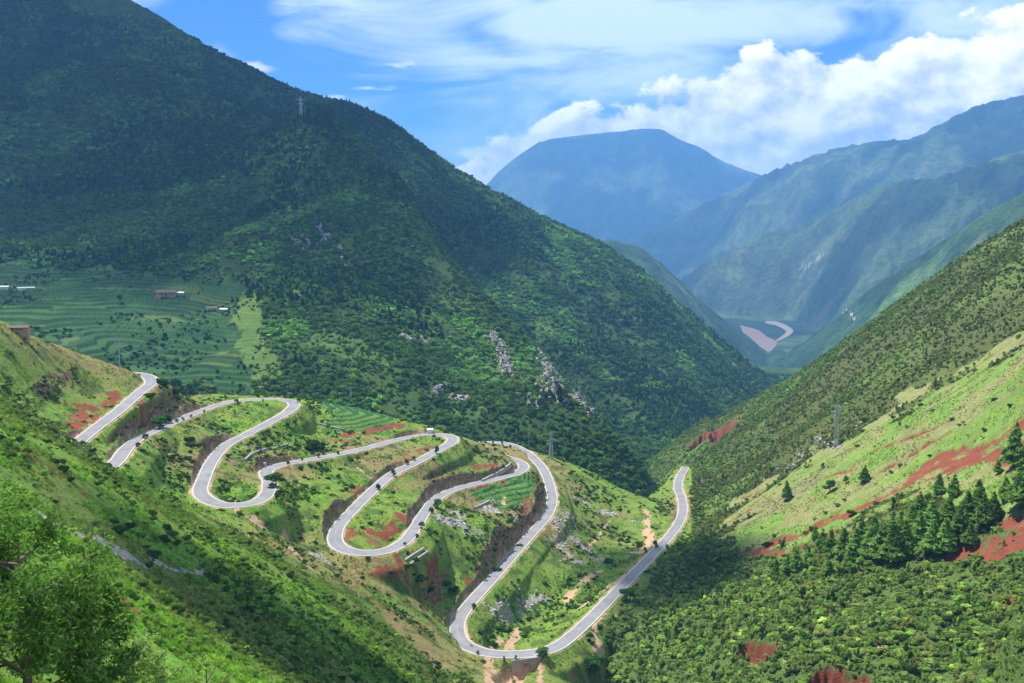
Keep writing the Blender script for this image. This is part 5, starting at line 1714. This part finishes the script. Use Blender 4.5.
def pylon(px, py, hp, label, arms, base_w=.2, wbar=.012, rz=0.0, split=False):
    p = hit(px, py); h = hp * math.hypot(p[0], p[1]) / FPX
    r_ = thing('electricity_pylon', p, label, 'pylon', 'lattice pylons', rz)
    bw = h * base_w / 2; wt = h * .028; nlev = 9
    z_ = [h * (1 - (1 - k / nlev) ** 1.15) for k in range(nlev + 1)]
    wd = lambda q_: max(wt, bw + (wt - bw) * min(1, q_ / (h * .78)))
    legs = []; br_ = []
    for sx, sy in ((-1, -1), (1, -1), (1, 1), (-1, 1)):
        legs += [((sx * wd(a_), sy * wd(a_), a_), (sx * wd(b_), sy * wd(b_), b_)) for a_, b_ in zip(z_[:-1], z_[1:])]
        legs.append(((sx * wd(0), sy * wd(0), -2), (sx * wd(0), sy * wd(0), 0)))
    cs_ = [(-1, -1), (1, -1), (1, 1), (-1, 1)]
    for a_, b_ in zip(z_[:-1], z_[1:]):
        for q_ in range(4):
            c0, c1 = cs_[q_], cs_[(q_ + 1) % 4]
            br_ += [((c0[0] * wd(a_), c0[1] * wd(a_), a_), (c1[0] * wd(b_), c1[1] * wd(b_), b_)), ((c1[0] * wd(a_), c1[1] * wd(a_), a_), (c0[0] * wd(b_), c0[1] * wd(b_), b_)), ((c0[0] * wd(b_), c0[1] * wd(b_), b_), (c1[0] * wd(b_), c1[1] * wd(b_), b_))]
    part('leg_frame', bars(legs, h * wbar * 1.5), M_STEEL, r_)
    part('bracing', bars(br_, h * wbar * .7), M_STEEL, r_)
    for (fz, fl) in arms:
        za = h * fz; l = h * fl
        sg = [((-l, 0, za), (l, 0, za))]
        for sx in (-1, 1):
            for sy in (-1, 1):
                sg += [((sx * wt, sy * wt, za + h * .03), (sx * l, 0, za)), ((sx * wt, sy * wt, za - h * .008), (sx * l, 0, za))]
        ca = part('cross_arm', bars(sg, h * wbar * 1.1), M_STEEL, r_)
        ins = [((sx * l * f_, 0, za), (sx * l * f_, 0, za - h * .05)) for sx in (-1, 1) for f_ in ((1.0,) if fl < .2 else (1.0, .55))]
        part('insulators', bars(ins, h * wbar * 1.3), M_STEEL, ca)
    return r_


P1 = pylon(551, 458, 27, 'steel pylon with a broad cross arm behind the crest bend of the road', [(.68, .24), (.93, .10)], .15, .011, R(12))
P2 = pylon(836, 446, 40, 'tall narrow lattice pylon at the lower edge of the scrub', [(.97, .10), (.86, .09), (.75, .08)], .10, .0055, R(-30))
P3 = pylon(301, 117, 18, 'distant pylon on the rounded shoulder of the big mountain', [(.90, .26), (.70, .14)], .16, .013, R(5))


def pole(px, py, hp, label, arm=True, group='utility poles', thick=.022, kind_='utility_pole'):
    p = hit(px, py); h = hp * math.hypot(p[0], p[1]) / FPX
    r_ = thing(kind_, p, label, kind_.replace('_', ' '), group, random.uniform(-.5, .5))
    tv, tf = tube([(0, 0, -1), (0, 0, h * .5), (0, 0, h)], [h * thick, h * thick * .85, h * thick * .6], 8)
    part('shaft', (tv, tf), M_CONC, r_)
    if arm:
        c_ = part('cross_arm', bars([((-h * .13, 0, h * .93), (h * .13, 0, h * .93)), ((-h * .09, 0, h * .83), (h * .09, 0, h * .83))], h * .02), M_STEEL, r_)
        part('insulators', bars([((f_ * h, 0, h * .93), (f_ * h, 0, h * .985)) for f_ in (-.12, .12, 0)], h * .022), M_STEEL, c_)
    return r_


POLES = {}
for k, (px, py, hp, lb, arm) in enumerate([
    (120, 371, 28, 'tall pole rising behind the uppermost bend of the road', True), (76, 354, 12, 'far pole behind the crest at the upper left', True), (351, 403, 17, 'pole with a wide cross arm above the round terraces', True),
    (296, 397, 10, 'thin pole just behind the far upper hairpin', False), (529, 446, 15, 'pole standing left of the pylon behind the crest bend', True), (305, 118, 12, 'thin pole beside the distant pylon on the mountain shoulder', False),
    (226, 411, 8, 'short pole on the meadow inside the upper loop', False), (543, 624, 14, 'white pole on the grass left of the earth gully', False), (559, 622, 14, 'white pole near the foot of the straight road', False), (578, 597, 12, 'white pole in the grass above the straight road', False),
    (489, 640, 9, 'slim white pole inside the lowest hairpin', False), (571, 650, 9, 'slim white pole below the straight road', False), (557, 668, 14, 'white pole on the slope below the culvert', False), (581, 575, 8, 'slim pole beneath the grey scree', False), (617, 500, 8, 'slim pole on the crest above the side valley', False),
    (608, 455, 10, 'grey pole against the wood right of the pylon', False), (640, 262, 0, '', False)]):
    if hp: POLES[k] = pole(px, py, hp, lb, arm, 'utility poles' if arm else 'slim poles', .022 if arm else .017)

# ------------------------------------------------------------------ walls, culvert, markers
def wall(pts, hgt, thick, label, m_=None, name='stone_wall', cat='wall'):
    P = np.array([hit(*p) for p in catmull(pts, 5)])
    c0 = P[0].copy()
    V_ = []; F_ = []
    T_ = np.gradient(P[:, :2], axis=0); T_ /= np.linalg.norm(T_, axis=1)[:, None] + 1e-9; N_ = np.c_[-T_[:, 1], T_[:, 0]]
    for k, p in enumerate(P):
        zz_ = p[2] - c0[2]; x_, y_ = p[0] - c0[0], p[1] - c0[1]
        hh = hgt * (.9 + .2 * random.random())
        for sx, z__ in ((-.6, -1.2), (-.5, hh), (.5, hh), (.6, -1.2)):
            V_.append((x_ + N_[k, 0] * thick * sx, y_ + N_[k, 1] * thick * sx, zz_ + z__))
    for k in range(len(P) - 1):
        for q_ in range(3): F_.append((k * 4 + q_, (k + 1) * 4 + q_, (k + 1) * 4 + q_ + 1, k * 4 + q_ + 1))
    F_ += [(0, 1, 2, 3), tuple(len(V_) - 4 + q_ for q_ in (3, 2, 1, 0))]
    o = mesh_obj(name, V_, F_, m_ or M_STONE)
    o.location = tuple(c0)
    tag(o, label, cat, 'dry stone walls')
    return o


wall([(245, 461), (252, 455), (262, 451), (268, 450)], 1.1, .9, 'curved grey wall on the meadow above the small inner bend')
wall([(272, 450), (280, 447), (288, 445)], .9, .8, 'short dark wall right of the curved grey wall')
wall([(474, 509), (481, 506), (490, 502)], 1.2, .9, 'pale wall edging the crop terrace above the cutting')
wall([(405, 561), (414, 555), (424, 549)], .8, .8, 'upper grey retaining wall below the middle hairpin')
wall([(409, 566), (418, 559), (428, 552)], .7, .7, 'lower grey retaining wall below the middle hairpin')
wall([(482, 482), (492, 477), (503, 471), (511, 465)], 1.6, 1.1, 'long retaining wall above the hidden road behind the crops')
wall([(318, 424), (333, 428), (345, 430)], .8, .8, 'low broken wall under the round terraces')


def culvert():
    k = int(np.argmin(np.hypot(*(proj(RC[:, 0], RC[:, 1], RC[:, 2])[0] - 522, proj(RC[:, 0], RC[:, 1], RC[:, 2])[1] - 654))))
    c_ = RC[k]; tg = T[k]; nr = NRM[k]
    if nr[1] > 0: nr = -nr                      # towards the viewpoint
    r_ = thing('culvert', (c_[0] + nr[0] * 4.75, c_[1] + nr[1] * 4.75, c_[2] - 4.0), 'arched stone culvert carrying the lowest bend over the gully', 'culvert', None, math.atan2(tg[1], tg[0]))
    W_, Hh, ro = 6.5, 3.85, 2.2
    n_ = 14; V_ = []; F_ = []
    # front face as a strip between the arch and a rectangle round it
    arch = [(-ro, -1.4)] + [(-ro * math.cos(a_), ro * math.sin(a_) * 1.0) for a_ in np.linspace(0, math.pi, n_)] + [(ro, -1.4)]
    rect = [(-W_, -1.4)] + [(-W_ + 2 * W_ * q_ / (n_ - 1), Hh if 0 < q_ < n_ - 1 else Hh) for q_ in range(n_)] + [(W_, -1.4)]
    sgn = -1.0
    for yy in (sgn * .5, sgn * -4.0):
        for (ax, az_), (bx, bz) in zip(arch, rect): V_ += [(ax, yy, az_), (bx, yy, bz)]
    m__ = len(arch)
    for q_ in range(m__ - 1):
        F_.append((2 * q_, 2 * q_ + 1, 2 * q_ + 3, 2 * q_ + 2))
        o_ = 2 * m__
        F_.append((2 * q_, 2 * q_ + 2, o_ + 2 * q_ + 2, o_ + 2 * q_))
        F_.append((2 * q_ + 1, o_ + 2 * q_ + 1, o_ + 2 * q_ + 3, 2 * q_ + 3))
    part('abutment', (np.array(V_), np.array(F_)), M_STONE, r_)
    ring = [((-(ro + .25) * math.cos(a_), -.62, (ro + .25) * math.sin(a_)), (-(ro + .25) * math.cos(b_), -.62, (ro + .25) * math.sin(b_))) for a_, b_ in zip(np.linspace(0, math.pi, n_)[:-1], np.linspace(0, math.pi, n_)[1:])]
    part('arch_ring', bars(ring, .4), M_CONC, r_)
    part('coping', bars([((-W_ - .3, -.5, Hh + .12), (W_ + .3, -.5, Hh + .12))], .5), M_CONC, r_)
    part('tunnel_shade', (np.array([(-ro, 3.9, -1.4), (ro, 3.9, -1.4), (ro, 3.9, ro), (-ro, 3.9, ro)]), np.array([(0, 1, 2, 3)])), M_DARK, r_)  # dark sheet closing the tunnel, its colour standing in for the shade inside


culvert()
for (px, py, hp, lb) in [(265, 467, 5, 'white marker stone at the inside of the small inner bend'), (493, 503, 4, 'white marker stone at the end of the pale wall'), (572, 607, 2.5, 'white kilometre stone beside the straight road')]:
    p = hit(px, py); h = hp * math.hypot(p[0], p[1]) / FPX
    r_ = thing('marker_stone', p, lb, 'marker stone', 'white marker stones', .4)
    part('shaft', bars([((0, 0, -.5), (0, 0, h * .8))], h * .45), M_WHITE, r_)
    part('cap', (tube([(0, 0, h * .8), (0, 0, h * .9), (0, 0, h)], [h * .26, h * .2, h * .05], 8)), M_WHITE, r_)


# ------------------------------------------------------------------ farmhouses and sheds
def house(px, py, wpx, label, depth=.5, hw=.22, roof=M_TILE, wallm=M_MUD, rz=0.0, name='farmhouse', doors=True, group=None):
    p = hit(px, py); d = math.hypot(p[0], p[1]); W_ = wpx * d / FPX / 2; D_ = W_ * depth; H_ = W_ * 2 * hw
    r_ = thing(name, p, label, name.replace('_', ' '), group, rz)
    def bx(x0_, x1__, y0_, y1__, z0_, z1_):
        V_ = np.array([(x0_, y0_, z0_), (x1__, y0_, z0_), (x1__, y1__, z0_), (x0_, y1__, z0_), (x0_, y0_, z1_), (x1__, y0_, z1_), (x1__, y1__, z1_), (x0_, y1__, z1_)])
        return V_, np.array([(0, 3, 2, 1), (4, 5, 6, 7), (0, 1, 5, 4), (1, 2, 6, 5), (2, 3, 7, 6), (3, 0, 4, 7)])
    part('wall', bx(-W_, W_, -D_, D_, -3.0, H_), wallm, r_)
    e_ = W_ * .08; rh = H_ * .45
    V_ = []
    for x_ in (-W_ - e_, W_ + e_):
        V_ += [(x_, -D_ - e_ * 1.5, H_ - .1), (x_, 0, H_ + rh), (x_, D_ + e_ * 1.5, H_ - .1), (x_, D_ + e_ * 1.5, H_ + .15), (x_, 0, H_ + rh + .28), (x_, -D_ - e_ * 1.5, H_ + .15)]
    F_ = [(0, 1, 7, 6), (1, 2, 8, 7), (2, 3, 9, 8), (3, 4, 10, 9), (4, 5, 11, 10), (5, 0, 6, 11), (0, 5, 4, 1), (1, 4, 3, 2), (6, 7, 10, 11), (7, 8, 9, 10)]
    part('roof', (np.array(V_), np.array(F_)), roof, r_)
    gab = np.array([(-W_ + .02, -D_, H_ - .1), (-W_ + .02, D_, H_ - .1), (-W_ + .02, 0, H_ + rh - .1), (W_ - .02, -D_, H_ - .1), (W_ - .02, D_, H_ - .1), (W_ - .02, 0, H_ + rh - .1)])
    part('gable', (gab, np.array([(0, 2, 1), (3, 4, 5)])), wallm, r_)
    if doors:
        dh = H_ * .7
        part('door', bx(-W_ * .08, W_ * .08, -D_ - .08, -D_ + .05, -.4, dh), M_DARK, r_)
        for sx in (-.6, -.33, .33, .6):
            w__ = part('window', bx(W_ * (sx - .06), W_ * (sx + .06), -D_ - .06, -D_ + .05, H_ * .35, H_ * .68), M_DARK, r_)
    return r_


house(167, 296, 18, 'long mud-walled farmhouse with a dark tiled roof among the terraces', .35, .2, M_TILE, M_MUD, R(4))
house(181, 295, 7, 'small white-roofed shed at the right end of the long farmhouse', .6, .3, M_TIN, M_MUD, R(-10), 'shed', False)
house(158, 298, 5, 'small dark shed at the left end of the long farmhouse', .6, .3, M_TILE, M_MUD, R(10), 'shed', False)
house(212, 310, 10, 'low brown farmhouse with pale gable right of the long one', .45, .22, M_TILE, M_CREAM, R(8))
house(224, 311, 7, 'small grey-roofed shed right of the low brown farmhouse', .5, .25, M_TIN, M_MUD, R(-6), 'shed', False)
house(26, 289, 14, 'long white-roofed greenhouse lying slantwise on the terraces', .16, .08, M_TIN, M_CREAM, R(42), 'shed', False)
house(2, 289, 12, 'white-roofed shed cut off by the left edge of the photo', .3, .16, M_TIN, M_CREAM, R(5), 'shed', False)
house(14, 331, 26, 'low farmhouse with a long grey-brown roof behind the left crest', .28, .12, M_TILE, M_MUD, R(6))
house(430, 432, 6, 'small pale roadside hut beside the far middle hairpin', .6, .4, M_TIN, M_CREAM, R(5), 'roadside_hut', False)


# ------------------------------------------------------------------ the river far down the valley, its bars and the track along it
M_RIVER = mat('muddy_water', (.24, .14, .09), .35, .06, .004, spec=.5)
M_SAND = mat('river_sand', (.24, .20, .16), .95, .15, .01)


def floor_pt(px, py, z):
    d = ray(px, py); return d * (z / d[2])


def sheet(name, pxs, z, m_, kind='structure', n=6):
    P = np.array([floor_pt(*p, z) for p in catmull(list(pxs) + [pxs[0]], n)[:-1]])
    top = P; bot = P - np.array([0, 0, 3.0]); k = len(P)
    F1 = [tuple(range(k))] + [(q_, (q_ + 1) % k, k + (q_ + 1) % k, k + q_)[::-1] for q_ in range(k)]
    me = bpy.data.meshes.new(name); me.from_pydata([tuple(v_) for v_ in np.vstack([top, bot])], [], F1); me.materials.append(m_); me.update()
    o = bpy.data.objects.new(name, me); COL.objects.link(o)
    return tag(o, kind=kind)


sheet('river', [(740, 325), (752, 328), (760, 331), (766, 336), (774, 340), (777, 344), (768, 352), (756, 346), (745, 336)], -686.0, M_RIVER)
sheet('sand_bank', [(766, 321), (776, 321.5), (786, 325), (793, 330), (790, 335), (780, 340), (775, 341), (783, 335), (786, 331), (778, 326), (766, 323)], -684.5, M_SAND)
